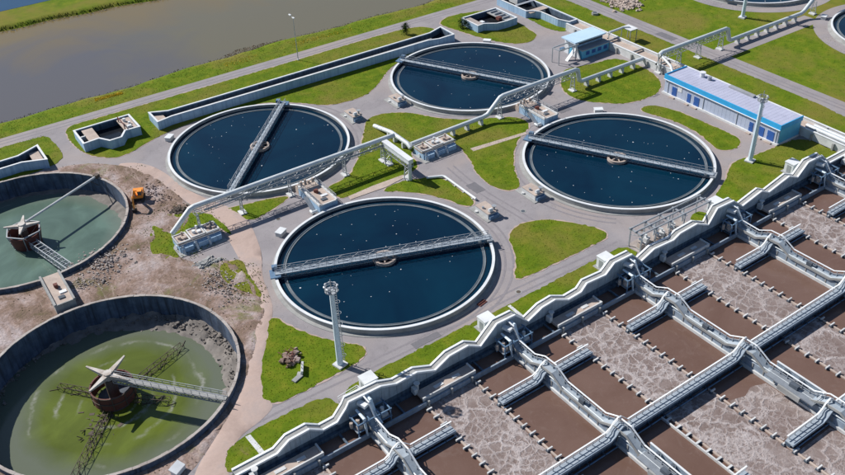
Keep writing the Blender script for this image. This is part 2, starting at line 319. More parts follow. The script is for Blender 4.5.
def thing(name, label, cat, loc=(0,0,0), rz=0.0, group=None):
    return tag(link(name, None, None, loc, rz), label, cat, group)
def tag(o, label, cat=None, group=None, kind=None):
    o['label'] = label
    if cat: o['category'] = cat
    if group: o['group'] = group
    if kind: o['kind'] = kind
    return o
def part(name, me, mat, parent, loc=None, rz=0.0, smooth=False): return me.build(name, mat, parent, smooth, loc, rz)
def dup(o, parent=None):
    c = o.copy(); COL.objects.link(c); c.parent = parent
    for ch in list(o.children): dup(ch, c)
    return c
def smooth_poly(p, it=2):
    """round the corners of a traced outline"""
    for _ in range(it):
        q = []; n = len(p)
        for i in range(n):
            a, b = p[i], p[(i+1) % n]
            q += [(0.75*a[0]+0.25*b[0], 0.75*a[1]+0.25*b[1]), (0.25*a[0]+0.75*b[0], 0.25*a[1]+0.75*b[1])]
        p = q
    return p
def inside(px, py, poly):
    px = np.asarray(px, float); py = np.asarray(py, float); r = np.zeros(px.shape, bool); n = len(poly); j = n-1
    for i in range(n):
        xi, yi = poly[i]; xj, yj = poly[j]
        if yi != yj: r ^= ((yi > py) != (yj > py)) & (px < (xj-xi)*(py-yi)/(yj-yi)+xi)
        j = i
    return r
def circle(cx, cy, r, n=64): return [(cx+r*math.cos(2*math.pi*i/n), cy+r*math.sin(2*math.pi*i/n)) for i in range(n)]
def sheet(outer, holes=(), step=None, zf=None, z=0.0, seed=0):
    """flat or uneven ground sheet with holes, triangulated"""
    rng = random.Random(seed); vs_ = []; es = []
    for lp in [outer, *holes]:
        k = len(vs_); vs_ += [Vector(p) for p in lp]; es += [(k+i, k+(i+1) % len(lp)) for i in range(len(lp))]
    nb = len(vs_)
    if step:
        xs = [p[0] for p in outer]; ys = [p[1] for p in outer]
        gx, gy = np.meshgrid(np.arange(min(xs), max(xs), step), np.arange(min(ys), max(ys), step))
        gx = gx.ravel() + np.array([rng.uniform(-.35, .35)*step for _ in range(gx.size)]); gy = gy.ravel() + np.array([rng.uniform(-.35, .35)*step for _ in range(gy.size)])
        ok = inside(gx, gy, outer)
        for h in holes: ok &= ~inside(gx, gy, h)
        vs_ += [Vector((a, b)) for a, b in zip(gx[ok], gy[ok])]
    v2, _, f2, ov, _, _ = delaunay_2d_cdt(vs_, es, [], 0, 1e-4)
    cx = np.array([sum(v2[i].x for i in f)/len(f) for f in f2]); cy = np.array([sum(v2[i].y for i in f)/len(f) for f in f2])
    ok = inside(cx, cy, outer)
    for h in holes: ok &= ~inside(cx, cy, h)
    m = MB(); m.v = [(p.x, p.y, (zf(p.x, p.y) if zf and not any(q < nb for q in ov[i]) else z)) for i, p in enumerate(v2)]
    m.f = [tuple(f) for f, k in zip(f2, ok) if k]
    return m
def _h2(x, y, s): return math.sin(x*1.3*s+1.7*math.sin(y*0.9*s))*math.cos(y*1.1*s+1.3*math.sin(x*0.7*s+2))
def relief(x, y): return 0.5+0.5*(0.5*_h2(x, y, 0.35)+0.3*_h2(x+9, y+4, 0.9)+0.2*_h2(x-3, y+8, 2.3))
def lattice(m, p, q, w, h, n, t=0.09):
    """a box girder from p to q: four chords with posts and diagonals"""
    p, q = Vector(p), Vector(q); d = (q-p).normalized(); x = d.cross(Vector((0,0,1))).normalized()*(w/2); z = Vector((0,0,h))
    for sx in (-1, 1):
        a, b = p+x*sx, q+x*sx
        m.bar(a, b, t*1.3); m.bar(a+z, b+z, t*1.3)
        for i in range(n+1):
            c = a.lerp(b, i/n); m.bar(c, c+z, t)
            if i < n:
                e = a.lerp(b, (i+1)/n); m.bar(c if i % 2 else c+z, e+z if i % 2 else e, t)
    for i in range(n+1): m.bar((p-x).lerp(q-x, i/n), (p+x).lerp(q+x, i/n), t); m.bar((p-x+z).lerp(q-x+z, i/n), (p+x+z).lerp(q+x+z, i/n), t)
    return m
def railing(m, pts, h=1.05, step=1.6, t=0.06):
    pts = [Vector(p) for p in pts]
    for a, b in zip(pts, pts[1:]):
        L = (b-a).length; n = max(1, round(L/step)); up = Vector((0,0,h))
        m.bar(a+up, b+up, t*1.4); m.bar(a+up*0.52, b+up*0.52, t)
        for i in range(n+1): c = a.lerp(b, i/n); m.bar(c, c+up, t)
    return m

# ================================================================ GROUND
TANKS = dict(A=(59, 52.5), B=(0, 52.5), C=(0, 0), D=(59, 0), G=(168, 52.5), H=(168, 0))
PIT_E, PIT_F = (-52.1, 52.2), (-51.7, -0.4); PIT_R = 20.6
def near_bank(x): return 105.8+0.9*math.sin(x*0.06)+0.5*math.sin(x*0.21+1)+0.25*math.sin(x*0.7)
def far_bank(x): return 166.6-0.10*(x+20)+0.9*math.sin(x*0.07+2)+0.5*math.sin(x*0.3)
PXS = [-240+4*i for i in range(121)]
pond_hole = [(x, near_bank(x)-3.6) for x in PXS] + [(x, far_bank(x)+3.2) for x in reversed(PXS)]
BAS_PIV = (4.8, -39.0); BAS_RZ = R(0.8)
def bas(a, b):
    c, s = math.cos(BAS_RZ), math.sin(BAS_RZ); x, y = a-BAS_PIV[0], b-BAS_PIV[1]
    return (BAS_PIV[0]+c*x-s*y, BAS_PIV[1]+s*x+c*y)
BA0, BA1, BB0, BB1 = -43.6, 107.0, -102.0, -28.1
basin_hole = [bas(BA0+.3, BB0+.3), bas(BA1-.3, BB0+.3), bas(BA1-.3, BB1-.3), bas(BA0+.3, BB1-.3)]
pits = [circle(*PIT_E, PIT_R-0.2), circle(*PIT_F, PIT_R-0.2)]
g = sheet([(-1500,-1500),(1500,-1500),(1500,1500),(-1500,1500)], [pond_hole, basin_hole, *pits], z=-0.02).build('ground', 'grass')
tag(g, 'green grassy ground of the whole plant site', kind='structure')
yard = [(-140,95),(-140,-140),(-43.6,-140),bas(-43.6,-28.2),bas(107.5,-28.2),(114.6,-26.0),(114.6,-150),(120,-150),(120,20.4),(158,20.4),(158,26),(120,26),(120,90.6),(300,90.6),(300,95)]
tag(sheet(yard, [*pits], z=0.0).build('yard_pavement', 'asphalt'), 'worn pinkish grey asphalt roads and yard between the tanks', kind='structure')
for k in 'GH':
    tag(sheet(circle(*TANKS[k], 24.6, 96), z=0.005).build('ring_road', 'asphalt'),
        'asphalt ring road round the half hidden tank at the top edge' if k == 'G' else 'asphalt ring road round the tank at the right edge', kind='structure')
LAWNS = dict(
 w1=('lawn beside the dark channel at the left edge', [(-140,90.5),(-39.1,90.6),(-37.2,88.5),(-37,83.6),(-37,78.4),(-37.9,75.6),(-40.9,74.2),(-60,72.8),(-140,72.8)]),
 ch1=('lawn round the long channel and the square chamber by the pond road', [(-33.6,87),(-32.8,90.2),(-30.6,91.2),(-23.2,90.9),(6.4,90.5),(29.8,90.5),(51.5,90.7),(63,90.4),(67.9,88.8),(70.5,85.9),(70.6,81),(64,73.2),(50.3,72.6),(44.9,69.5),(37.8,63.4),(33,60.8),(29.9,60.3),(23,61.3),(19,66),(14.2,70.8),(8.4,74),(-7,74.5),(-16,72.9),(-21.3,70.6),(-26,68.6),(-28.9,69.6),(-32.7,74.5),(-33.9,82)]),
 ch2=('rounded lawn under the chamber beside the top tank', [(74.4,87.9),(79.5,90.2),(89.8,87.4),(93.6,84.7),(91.6,71.7),(90.8,64.6),(89.8,62.3),(86.4,60.6),(83.9,60.7),(80.3,63.1),(76.7,71.3),(75,79.5),(73.6,85)]),
 ch3=('long lawn between the covered channel and the straight road', [(96.0,84),(98.1,87.4),(100.7,89.4),(106,90.3),(112.5,90.2),(114.4,86),(114.5,60),(114.5,20),(114.5,-28),(98,-28),(98.7,-16.4),(101.3,14.3),(102,36),(100.5,58.9),(99.6,60),(96.8,60.1),(95.4,65.6),(96.0,72)]),
 ctr=('central lawn crossed by the raised pipe between the four tanks', [(25.6,48.8),(28.5,50.2),(31.8,49.4),(36.2,46.7),(40.2,39.1),(46.2,33.9),(51.7,31),(54.6,29),(55.6,25.6),(54.2,23),(49.1,20.8),(44,16.6),(39,10.3),(36.8,5.5),(35.3,4.5),(33.1,4.8),(31.6,8),(31.9,13.9),(34.2,18.7),(35.9,24.6),(36.7,30.3),(30,31.5),(25.4,30.4),(24.6,24.8),(22,23.1),(14.6,23),(5.4,22.9),(3.6,24.3),(3.8,29.4),(9,29.4),(13.7,33.3),(18.1,38.4),(20.4,41.8),(23.4,45.5)]),
 cn=('narrow lawn with a bent white pipe north of the front tank', [(11.8,20.9),(17.6,21.6),(21.4,20),(24,19),(25.6,16.2),(25.5,11),(25.5,6.1),(23.8,4.9),(22.5,6),(21.5,9.5),(19.4,13.8),(15.6,18.2)]),
 oval=('bright green lozenge of lawn right of the front tank', [(23.2,-7.2),(26,-6),(28.3,-5.7),(32.2,-7.4),(35,-10.3),(37.9,-14.8),(38.8,-17.6),(37.8,-18.9),(35.8,-19.2),(27.1,-19.3),(17.4,-19.2),(15.8,-18.6),(16.7,-17.2),(19,-15.1),(21.4,-11.1)]),
 s=('grass strip along the scalloped wall of the brown basin', [(-23.2,-24.6),(-21,-23.7),(-16.3,-23.4),(-8.2,-23.4),(4.7,-23.3),(9.7,-23.3),(24,-22.9),(34,-22.8),(38.6,-22.7),(38.8,-27.6),(17.9,-28),(5.2,-28.1),(-7.7,-28.3),(-18.2,-28.4),(-23.6,-28.4)]),
 sw=('corner lawn at the left end of the scalloped wall', [(-43.5,-26),(-42.3,-24.4),(-39.3,-23.4),(-32,-23.1),(-27,-23.2),(-25.2,-24.2),(-24.9,-26.3),(-25.6,-28.5),(-33.4,-28.6),(-43,-28.7),(-44,-28)]),
 f=('lawn with a heap of debris right of the muddy drained tank', [(-33.2,-16.6),(-30.9,-11.8),(-28,-7.4),(-25.6,-3.2),(-23.8,-1.4),(-22.6,-5.6),(-20.1,-11.3),(-17,-15.2),(-15.2,-17),(-15.5,-18.9),(-17.4,-19.9),(-20.1,-20.2),(-24.6,-20.4),(-30.6,-20.7),(-33.2,-20),(-33.8,-18.4)]),
 dn=('curved lawn between the right tank and the long blue building', [(79.6,13.3),(82,14.4),(84.6,13),(86.6,7.2),(86.8,-0.2),(87.4,-6.8),(86.6,-10.2),(84.4,-11.5),(81.5,-11.6),(79.4,-10),(80.9,-5.7),(82.2,-0.7),(82.1,4.8),(80.6,9.7)]),
 de=('lawn at the foot of the tall mast near the long blue building', [(62.4,-22.6),(67.8,-20.4),(72.8,-18),(76.1,-15.7),(78.6,-15.1),(85.2,-16.3),(89.2,-16.3),(99,-17.2),(99,-27.6),(92.5,-27.6),(81.3,-27.6),(70.5,-27.7),(60,-27.6),(59.6,-24.4)]),
 rk=('small grass patch beside the white steel frames', [(54.4,-23.3),(58.6,-23.3),(58.6,-27.4),(53.6,-27.4)]),
 bl=('lawn crossed by a low white pipe before the long blue building', [(78.8,40.4),(82.6,41.2),(88.7,39.2),(97.4,38.6),(97.6,26),(92.8,18.4),(86,16.6),(79.3,18),(75.6,21.6),(71.8,26.4),(72.4,32.8)]),
 bs=('sliver of grass between the small blue building and the covered channel', [(98.6,41.5),(101,42.2),(101.2,36),(98.8,36)]),
 p1=('triangle of grass under the raised pipe', [(-17.4,34.8),(-11.5,33.3),(-4.4,31.5),(-4.2,30.2),(-9,28.3),(-14.3,27),(-15.6,30.6)]),
 p2=('rough grass below the sloping end of the raised pipe', [(-27.5,40),(-24.5,38.2),(-22,37),(-19.7,34.5),(-18.8,26.7),(-19.6,24.8),(-20.3,30.4),(-30.2,30.2),(-30.4,23.5),(-33.5,22.6),(-34.6,27),(-33,33),(-30.5,38)]),
 pd=('patchy green verge beside the dirt track', [(-25.4,17.4),(-22.5,17.4),(-20.9,16),(-22.2,12.1),(-22.4,7.3),(-22.9,3.6),(-24.4,6.4),(-26,10.3),(-26.4,14)]),
)
LAWN_POLY = {}
def ragged(p, amp, seed, grow=0.0):
    rg = random.Random(seed); q = []; n = len(p); ar = sum(p[i][0]*p[(i+1) % n][1]-p[(i+1) % n][0]*p[i][1] for i in range(n)); sg = 1 if ar > 0 else -1
    for i in range(n):
        a, b = Vector(p[i]), Vector(p[(i+1) % n]); d = b-a; L = d.length
        if L < 1e-4: continue
        nn = Vector((d.y, -d.x))/L*sg; k = max(1, int(L/0.55))
        for j in range(k): q.append(tuple(a+d*(j/k)+nn*(grow+rg.gauss(0, amp))))
    return q
for k, (lab, p) in LAWNS.items():
    p = smooth_poly(p, 2)
    if k not in ('w1', 'ch3', 's', 'sw', 'rk'):
        tag(MB().prism(ragged(p, 0.10, len(p), 0.22), -0.01, 0.035).build('worn_verge', 'dirt_track'), 'worn edge of '+lab, kind='structure')
    p = ragged(p, 0.10, len(p)+1); LAWN_POLY[k] = p
    z = 0.16 if k in ('pd', 'p2') else 0.07
    tag(MB().prism(p, -0.01, z).build('lawn', 'grass'), lab, kind='structure')

# worn earth round the two drained tanks, uneven, and the track across it
dirt_poly = smooth_poly([(-43.3,73.2),(-35,71.8),(-29,66.5),(-26,61.5),(-23.7,57),(-22.5,46.7),(-21.8,40.4),(-22.2,36.6),(-27.9,31.3),(-30.9,27.8),(-29.6,22),(-25.5,19),(-23,17.9),(-22.4,12.1),(-22.6,6.3),(-24.2,0.2),(-28.4,-5.5),(-32.6,-11.2),(-36.7,-16.3),(-43,-21.5),(-48.5,-25.4),(-60,-30),(-110,-30),(-110,71.5),(-60,71.5),(-52.3,72.3)], 1)
def dirt_z(x, y):
    d = min(math.hypot(x-PIT_E[0], y-PIT_E[1]), math.hypot(x-PIT_F[0], y-PIT_F[1]))-PIT_R
    return 0.02+min(1, max(0, d/1.5))*(0.55*max(0, relief(x, y)-0.25))
tag(sheet(dirt_poly, pits, 0.9, dirt_z, 0.012).build('bare_earth', 'dirt', smooth=True), 'rutted brown earth round the two drained tanks', kind='structure')
track_poly = smooth_poly([(-30,67),(-24,64),(-21.2,57),(-20.4,48),(-18,40),(-15.6,35),(-14.2,28.8),(-15.6,22.2),(-17.4,15.4),(-20.3,10),(-21.6,4),(-23,-0.6),(-28,-7.6),(-33.1,-16.4),(-32.6,-20.5),(-35.7,-22.1),(-39.7,-23),(-42.6,-25.3),(-44.6,-30),(-46,-60),(-58,-60),(-52,-32),(-48,-25.4),(-43,-21.4),(-36.4,-15.6),(-30.6,-7.2),(-26,-0.5),(-23,5),(-21.5,16.7),(-20.5,23.8),(-19.9,29.2),(-21.6,40.4),(-23,49.1)], 2)
def track_z(x, y): return 0.10+0.22*max(0, dirt_z(x, y)-0.1)
tag(sheet(track_poly, pits, 1.1, track_z, 0.02).build('dirt_track', 'dirt_track', smooth=True), 'pale pinkish dirt track curving past the drained tanks', kind='structure')

# pond, its banks and the blue canal far behind
m = MB()
for fn, s in ((near_bank, -1), (far_bank, 1)):
    k = len(m.v); prof = [(3.6 if s < 0 else 3.2, -0.02), (2.4, -0.05), (1.0, -0.45), (0.1, -0.86), (-1.2, -1.2)]
    for x in PXS:
        for d, z in prof: m.v.append((x, fn(x)+s*d*(1 if d > 3 else 1+0.25*math.sin(x*1.1+d)), z))
    n = len(prof)
    for i in range(len(PXS)-1):
        for j in range(n-1):
            q = (k+i*n+j, k+(i+1)*n+j, k+(i+1)*n+j+1, k+i*n+j+1); m.f.append(q if s > 0 else q[::-1])
tag(m.build('pond_bank', 'grass', smooth=True), 'grassy banks sloping down to the grey brown pond', kind='structure')
pw = [(x, near_bank(x)-0.6) for x in PXS] + [(x, far_bank(x)+0.6) for x in reversed(PXS)]
tag(sheet(pw, z=-0.9).build('pond_water', 'pond_water'), 'murky grey brown pond water across the upper left', kind='structure')
tag(MB().add([(-240,182.5,0.02),(60,182.5,0.02),(60,230,0.02),(-240,230,0.02)], [(0,1,2,3)]).build('canal_water', 'canal_water'), 'blue canal water in the top left corner', kind='structure')

# little paths let into the central lawn
tag(MB().prism([(37.2,22.2),(51.4,20.9),(51.8,21.9),(37.4,23.6)], -0.01, 0.085).build('path', 'beige_concrete'), 'narrow pinkish path through the central lawn', kind='structure')
tag(MB().prism([(5.6,21.9),(14,21.5),(19.6,22.4),(19.4,23.4),(12,23.6),(5.8,23.2)], -0.01, 0.09).build('path', 'beige_concrete'), 'pinkish path beside the front tank below the pipe shadow', kind='structure')
tag(MB().prism([(-38.9,-28.2),(-38.1,-28.2),(-38.4,-23.7),(-39.2,-23.7)], -0.01, 0.085).build('path', 'white_concrete'), 'short concrete path across the corner lawn to the basin wall', kind='structure')
tag(MB().prism([(10.0,-28.3),(10.6,-28.3),(10.6,-23.5),(10.0,-23.5)], -0.01, 0.085).build('path', 'white_concrete'), 'thin concrete path over the grass strip to the basin wall', kind='structure')
tag(MB().prism([(38.9,-27.9),(53.4,-27.9),(53.4,-22.9),(38.9,-22.9)], -0.01, 0.05).build('gravel_bed', 'rubble'), 'pale gravel bed under the white steel frames', kind='structure')

# ================================================================ ROUND SETTLING TANKS
rng = random.Random(5)
def clarifier(key, label, ang, box_ang, flip=False):
    cx, cy = TANKS[key]; t = thing('settling_tank', label, 'tank', (cx, cy, 0), 0, 'round settling tanks full of dark blue water')
    part('wall', MB().lathe([(19.78,-0.3),(20.22,-0.3),(20.22,1.0),(19.78,1.0)], 128), 'grey_concrete', t, smooth=True)
    part('coping', MB().lathe([(19.74,1.0),(20.26,1.0),(20.26,1.13),(19.74,1.13)], 128), 'white_paint', t, smooth=True)
    part('foundation_ring', MB().lathe([(20.22,-0.1),(20.9,-0.1),(20.9,0.09),(20.22,0.14)], 128), 'grey_concrete', t, smooth=True)
    part('water', MB().disc(19.78, 0.42, 128), 'clear_water', t)
    l = part('launder', MB().lathe([(18.05,-0.2),(18.2,-0.2),(18.2,0.3),(18.5,0.3),(18.5,-0.2),(18.66,-0.2),(18.62,0.56),(18.5,0.56),(18.5,0.46),(18.2,0.46),(18.2,0.52),(18.09,0.52)], 128), 'launder_concrete', t, smooth=True)
    # turning bridge across the whole tank
    b = part('bridge', MB().box(-20.1, 20.1, -0.60, 0.60, 1.50, 1.60), 'walk_concrete', t, rz=ang)
    part('truss', lattice(MB(), (-19.9,0,0.85), (19.9,0,0.85), 1.1, 0.62, 26, 0.06), 'steel', b)
    for s in (-1, 1):
        r = MB(); railing(r, [(-20, s*0.62, 1.6), (20, s*0.62, 1.6)], 1.05, 1.55, 0.055)
        for i in range(26):
            x = -20+40*i/26; r.bar((x, s*0.62, 1.62 if i % 2 else 2.6), (x+40/26, s*0.62, 2.6 if i % 2 else 1.62), 0.045)
        part('railing', r, 'steel', b)
    e = -1 if flip else 1
    c = MB().box(e*20.0-1.0, e*20.0+0.9, -1.25, 1.25, 1.22, 1.46); c.box(e*20-0.5, e*20+0.5, 0.85, 1.7, 1.46, 2.25)
    for s in (-1, 1): c.cyl((e*20.0, s*1.0), 0.22, 1.13, 1.35, 10)
    part('drive_carriage', c, 'blue_steel', b)
    part('end_carriage', MB().box(-e*20.0-0.6, -e*20.0+0.6, -1.1, 1.1, 1.2, 1.46), 'steel', b)
    w = MB().lathe([(1.75,-0.5),(2.15,-0.5),(2.15,1.0),(1.75,1.0)], 32); w.cyl((0,0), 0.55, -0.5, 1.48, 16)
    for i in range(6):
        a = i*math.pi/3; w.bar((0.5*math.cos(a), 0.5*math.sin(a), 0.92), (1.8*math.cos(a), 1.8*math.sin(a), 0.92), 0.22, 0.1)
    part('centre_well', w, 'beige_concrete', t, smooth=True)
    f = MB()
    for i in range(46):
        r_ = 17.6*math.sqrt(rng.random()); a = rng.random()*6.283; q = rng.uniform(0.05, 0.12)
        if rng.random() < 0.10: q *= 1.7
        f.lathe([(0.01, 0.06), (q, 0.0)], 6, c=(r_*math.cos(a), r_*math.sin(a), 0.425), closed=False)
    fo = part('foam_flecks', f, 'white_paint', t); fo['kind'] = 'stuff'
    # sampling cabinet on the ground outside the rim
    bx, by = cx+22.6*math.cos(box_ang), cy+22.6*math.sin(box_ang)
    return t, (bx, by, box_ang)
TB = {}
for key, lab, ang, ba, fl in (
    ('A', 'round dark blue settling tank at the top beside the small blue building', R(-62), R(41), True),
    ('B', 'round dark blue settling tank at left with a steep diagonal bridge', R(47.5), R(131), False),
    ('C', 'nearest round dark blue settling tank with a tall mast before it', R(-21), R(120.5), True),
    ('D', 'round dark blue settling tank at right beside the brown basins', R(-60.5), R(56.5), True),
    ('G', 'settling tank rim just showing at the top right edge', R(20), R(300), True),
    ('H', 'settling tank cut off by the right edge', R(60), R(111), True)):
    TB[key] = clarifier(key, lab, ang, ba, fl)
for key, lab in (('A', 'white cabinet behind the top settling tank'), ('B', 'white cabinet left of the steep bridged tank'),
                 ('C', 'white cabinet at the upper left rim of the nearest tank'), ('D', 'white cabinet behind the right settling tank'), ('H', 'white cabinet beside the tank at the right edge')):
    x, y, a = TB[key][1]; t = thing('cabinet', lab, 'cabinet', (x, y, 0), a+math.pi/2, 'white cabinets beside the tank rims')
    part('body', MB().box(-0.95, 0.95, -0.65, 0.65, 0.0, 0.85), 'white_concrete', t); part('lid', MB().box(-1.05, 1.05, -0.75, 0.75, 0.85, 0.97), 'white_paint', t)
    part('door', MB().box(-0.5, 0.5, -0.68, -0.65, 0.1, 0.75), 'steel', t)

# ================================================================ DRAINED TANKS
def drained(name, label, c, zw, rw, wmat, seed, sl):
    t = thing(name, label, 'tank', (c[0], c[1], 0)); rg = random.Random(seed); n = 120
    part('wall', MB().lathe([(20.05,-6.0),(20.55,-6.0),(20.55,0.9),(20.05,0.9)], n), 'stained_wall', t, smooth=True)
    cp = MB()
    for i in range(n):                                     # uneven, chipped top
        a0, a1 = 2*math.pi*i/n, 2*math.pi*(i+1)/n; h = 0.9+0.08+0.08*rg.random(); w = 0.06*rg.random()
        cp.ring(20.02+w, 20.56-w, 0.9, h, 1, a0=a0, a1=a1)
    stuff(part('coping_stones', cp, 'worn_rim', t))
    # sloping floor with sludge banked against the wall
    m_ = MB(); rr = [2.5, 6, 10, 13, 15]+[15.4+0.4*i for i in range(12)]+[20.1]; na = 240
    for r_ in rr:
        for i in range(na):
            a = 2*math.pi*i/na; x, y = r_*math.cos(a), r_*math.sin(a)
            bank = 0.5+0.5*math.cos(a-SLUDGE[name][0]); bank = bank**SLUDGE[name][1]
            k_ = max(0, (r_-15.2)/4.9); z = zw-0.9+0.35*(r_/20)+k_*(0.45+1.55*sl*bank)+0.75*k_*sl*(relief(x*2.6+c[0], y*2.6)-0.5)*2*(0.3+bank)
            m_.v.append((x, y, z))
    for j in range(len(rr)-1):
        for i in range(na): m_.f.append((j*na+i, j*na+(i+1) % na, (j+1)*na+(i+1) % na, (j+1)*na+i))
    m_.f.append(tuple(range(na-1, -1, -1)))
    part('floor', m_, 'mud', t, smooth=True)
    part('water', MB().disc(20.04, 0, 128), wmat, t, (0, 0, zw))
    return t
SLUDGE = {'drained_tank': (R(15), 2.2)}
tf = drained('drained_tank', 'drained tank with green scummy water and a rusty drum, nearest at left', PIT_F, -4.1, 18, 'algae_water', 3, 1.0)
te = drained('drained_tank', 'half drained tank with teal water and a red brown drum at the left edge', PIT_E, -3.4, 18.6, 'teal_water', 7, 0.35)
def star(t, z, n, L, a0, lift):
    s = MB()
    for i in range(n):
        a = a0+2*math.pi*i/n; d = Vector((math.cos(a), math.sin(a), 0)); x = Vector((-d.y, d.x, 0))
        p0, p1 = d*0.2+Vector((0,0,z)), d*L+Vector((0,0,z+lift))
        s.add([p0-x*0.5, p0+x*0.5, p1+x*0.12, p1-x*0.12, p0-x*0.45-Vector((0,0,.8)), p0+x*0.45-Vector((0,0,.8)), p1+x*0.1-Vector((0,0,.25)), p1-x*0.1-Vector((0,0,.25))],
              [(0,1,2,3),(7,6,5,4),(0,3,7,4),(1,5,6,2),(3,2,6,7),(0,4,5,1)])
    s.cyl((0,0), 0.7, z-1.2, z+0.25, 14)
    return s
# F: drum, star frame, walkway, scraper arms
d = MB().lathe([(3.2,-3.2),(3.35,-3.2),(3.35,-0.6),(3.2,-0.6)], 32); part('drum', d, 'rust', tf, smooth=True)
dr = MB()
for i in range(10):
    a = i*math.pi/5; dr.bar((3.38*math.cos(a), 3.38*math.sin(a), -3.3), (3.38*math.cos(a), 3.38*math.sin(a), -0.5), 0.14)
dr.ring(3.36, 3.46, -0.75, -0.6, 32); dr.ring(3.36, 3.46, -2.0, -1.85, 32); part('drum_ribs', dr, 'rust_lattice', tf)
part('drum_base', MB().cyl((0,0), 2.6, -5.2, -3.0, 24), 'dark_concrete', tf)
part('column', MB().cyl((0,0), 0.9, -5.2, 0.7, 16), 'rust_lattice', tf)
part('star_frame', star(tf, 1.75, 4, 4.2, R(33), 0.2), 'worn_white', tf)
aw = math.atan2(-14.5, 12.3)
wb = part('walkway', MB().box(0.8, 20.4, -0.45, 0.45, 1.1, 1.22), 'grey_concrete', tf, rz=aw)
part('girder', lattice(MB(), (1,0,0.45), (19.9,0,0.45), 1.0, 0.62, 16, 0.1), 'grey_concrete', wb)
for s in (-1, 1):
    part('edge_rail', railing(MB(), [(1, s*0.48, 1.2), (20.3, s*0.48, 1.2)], 0.9, 1.4, 0.05), 'steel', wb)
def scraper(t, a, L, z, name='scraper_arm'):
    m_ = lattice(MB(), (2.6, 0, z), (L, 0, z-0.2), 0.9, 1.0, max(4, int(L/1.7)), 0.055)
    for i in range(int(L/2.0)): m_.obox((3.2+i*2.0, 0.5*(-1)**i, z-0.35), (1.6, 0.06, 0.7), 0.5)
    part(name, m_, 'rust_lattice', t, rz=a)
for a, L in ((R(230), 18.2), (R(22), 14.5), (R(130), 10.5), (R(320), 9.0)): scraper(tf, a, L, -4.0)
jm = MB(); rj = random.Random(9)
for i in range(30):
    a = R(215)+rj.gauss(0, 0.35); r_ = rj.uniform(3.4, 9); p = Vector((r_*math.cos(a), r_*math.sin(a), -4.25)); q = p+Vector((rj.uniform(-1.3,1.3), rj.uniform(-1.3,1.3), rj.uniform(0, 0.8)))
    jm.bar(p, q, 0.09)
for i in range(26):
    a = R(215)+rj.gauss(0, 0.3); r_ = rj.uniform(3.3, 7.5); jm.obox((r_*math.cos(a), r_*math.sin(a), -4.2), (rj.uniform(.2,.9), rj.uniform(.2,.6), rj.uniform(.1,.35)), rj.random()*3)
o = part('fallen_scrap', jm, 'rust_lattice', tf); o['kind'] = 'stuff'
# E: drum on a tripod frame, slim boom to the rim, lattice arm
d = MB().lathe([(2.5,-3.6),(2.62,-3.6),(3.2,-0.3),(3.06,-0.3)], 32); part('drum', d, 'rust', te, smooth=True)
part('column', MB().cyl((0,0), 0.7, -5.0, 0.6, 16), 'rust_lattice', te)
fr = MB(); hexa = [(3.5*math.cos(R(60*i+15)), 3.5*math.sin(R(60*i+15))) for i in range(6)]
for i in range(6):
    p, q = hexa[i], hexa[(i+1) % 6]; fr.bar((*p, 0.1), (*q, 0.1), 0.2); fr.bar((*p, 0.1), (p[0]*.78, p[1]*.78, -3.4), 0.15); fr.bar((p[0]*.78, p[1]*.78, -3.4), (q[0]*.78, q[1]*.78, -3.4), 0.15)
    fr.bar((*p, 0.1), (q[0]*.78, q[1]*.78, -3.4), 0.09)
part('drum_frame', fr, 'steel', te)
part('star_frame', star(te, 1.3, 4, 3.4, R(70), 0.05), 'worn_white', te)
ab = math.atan2(10.5, 20.2)
part('boom', MB().tube([(1.0,0,1.3), (20.2,0,1.3)], 0.24, 8), 'white_concrete', te, rz=ab)
part('boom_support', MB().box(19.7, 20.7, -0.5, 0.5, 0.98, 1.7).bar((18.2,0,1.2),(20.0,0,-0.9),0.12), 'rust_lattice', te, rz=ab)
part('lattice_arm', lattice(MB(), (2.4,0,-2.6), (18.0,0,-1.6), 1.5, 1.3, 11, 0.12), 'steel', te, rz=math.atan2(-18.5, 4.3))
# sludge lumps and broken stones lying on the floor of the nearest pit
rb = MB(); rr_ = random.Random(21)
def stone(m_, x, y, z, s, rg):
    h = [Vector((rg.uniform(.55,1)*sx, rg.uniform(.55,1)*sy, rg.uniform(.4,.8)*sz))*s for sz in (-1,1) for sx, sy in ((-1,-1),(1,-1),(1,1),(-1,1))]
    rot = Matrix.Rotation(rg.random()*6.28, 3, 'Z') @ Matrix.Rotation(rg.uniform(-.5,.5), 3, 'X')
    m_.add([rot @ v + Vector((x, y, z)) for v in h], [(3,2,1,0),(4,5,6,7),(0,1,5,4),(1,2,6,5),(2,3,7,6),(3,0,4,7)])
for i in range(300):
    a = R(15)+rr_.gauss(0, 0.62); r_ = min(19.7, 19.8-abs(rr_.gauss(0, 1.3))); b_ = (0.5+0.5*math.cos(a-R(15)))**2.2
    z = -4.85+max(0, (r_-15.2)/4.9)*(0.9+1.3*b_)
    stone(rb, r_*math.cos(a), r_*math.sin(a), z+0.1, rr_.choice([.06,.09,.12,.18,.26]), rr_)
for i in range(260):
    a = R(195)+rr_.gauss(0, 0.7); r_ = 19.9-abs(rr_.gauss(0, 0.6)); stone(rb, r_*math.cos(a), r_*math.sin(a), -4.05+0.1*rr_.random(), rr_.choice([.12,.18,.3]), rr_)
o = part('rubble', rb, 'mud', tf); o['kind'] = 'stuff'

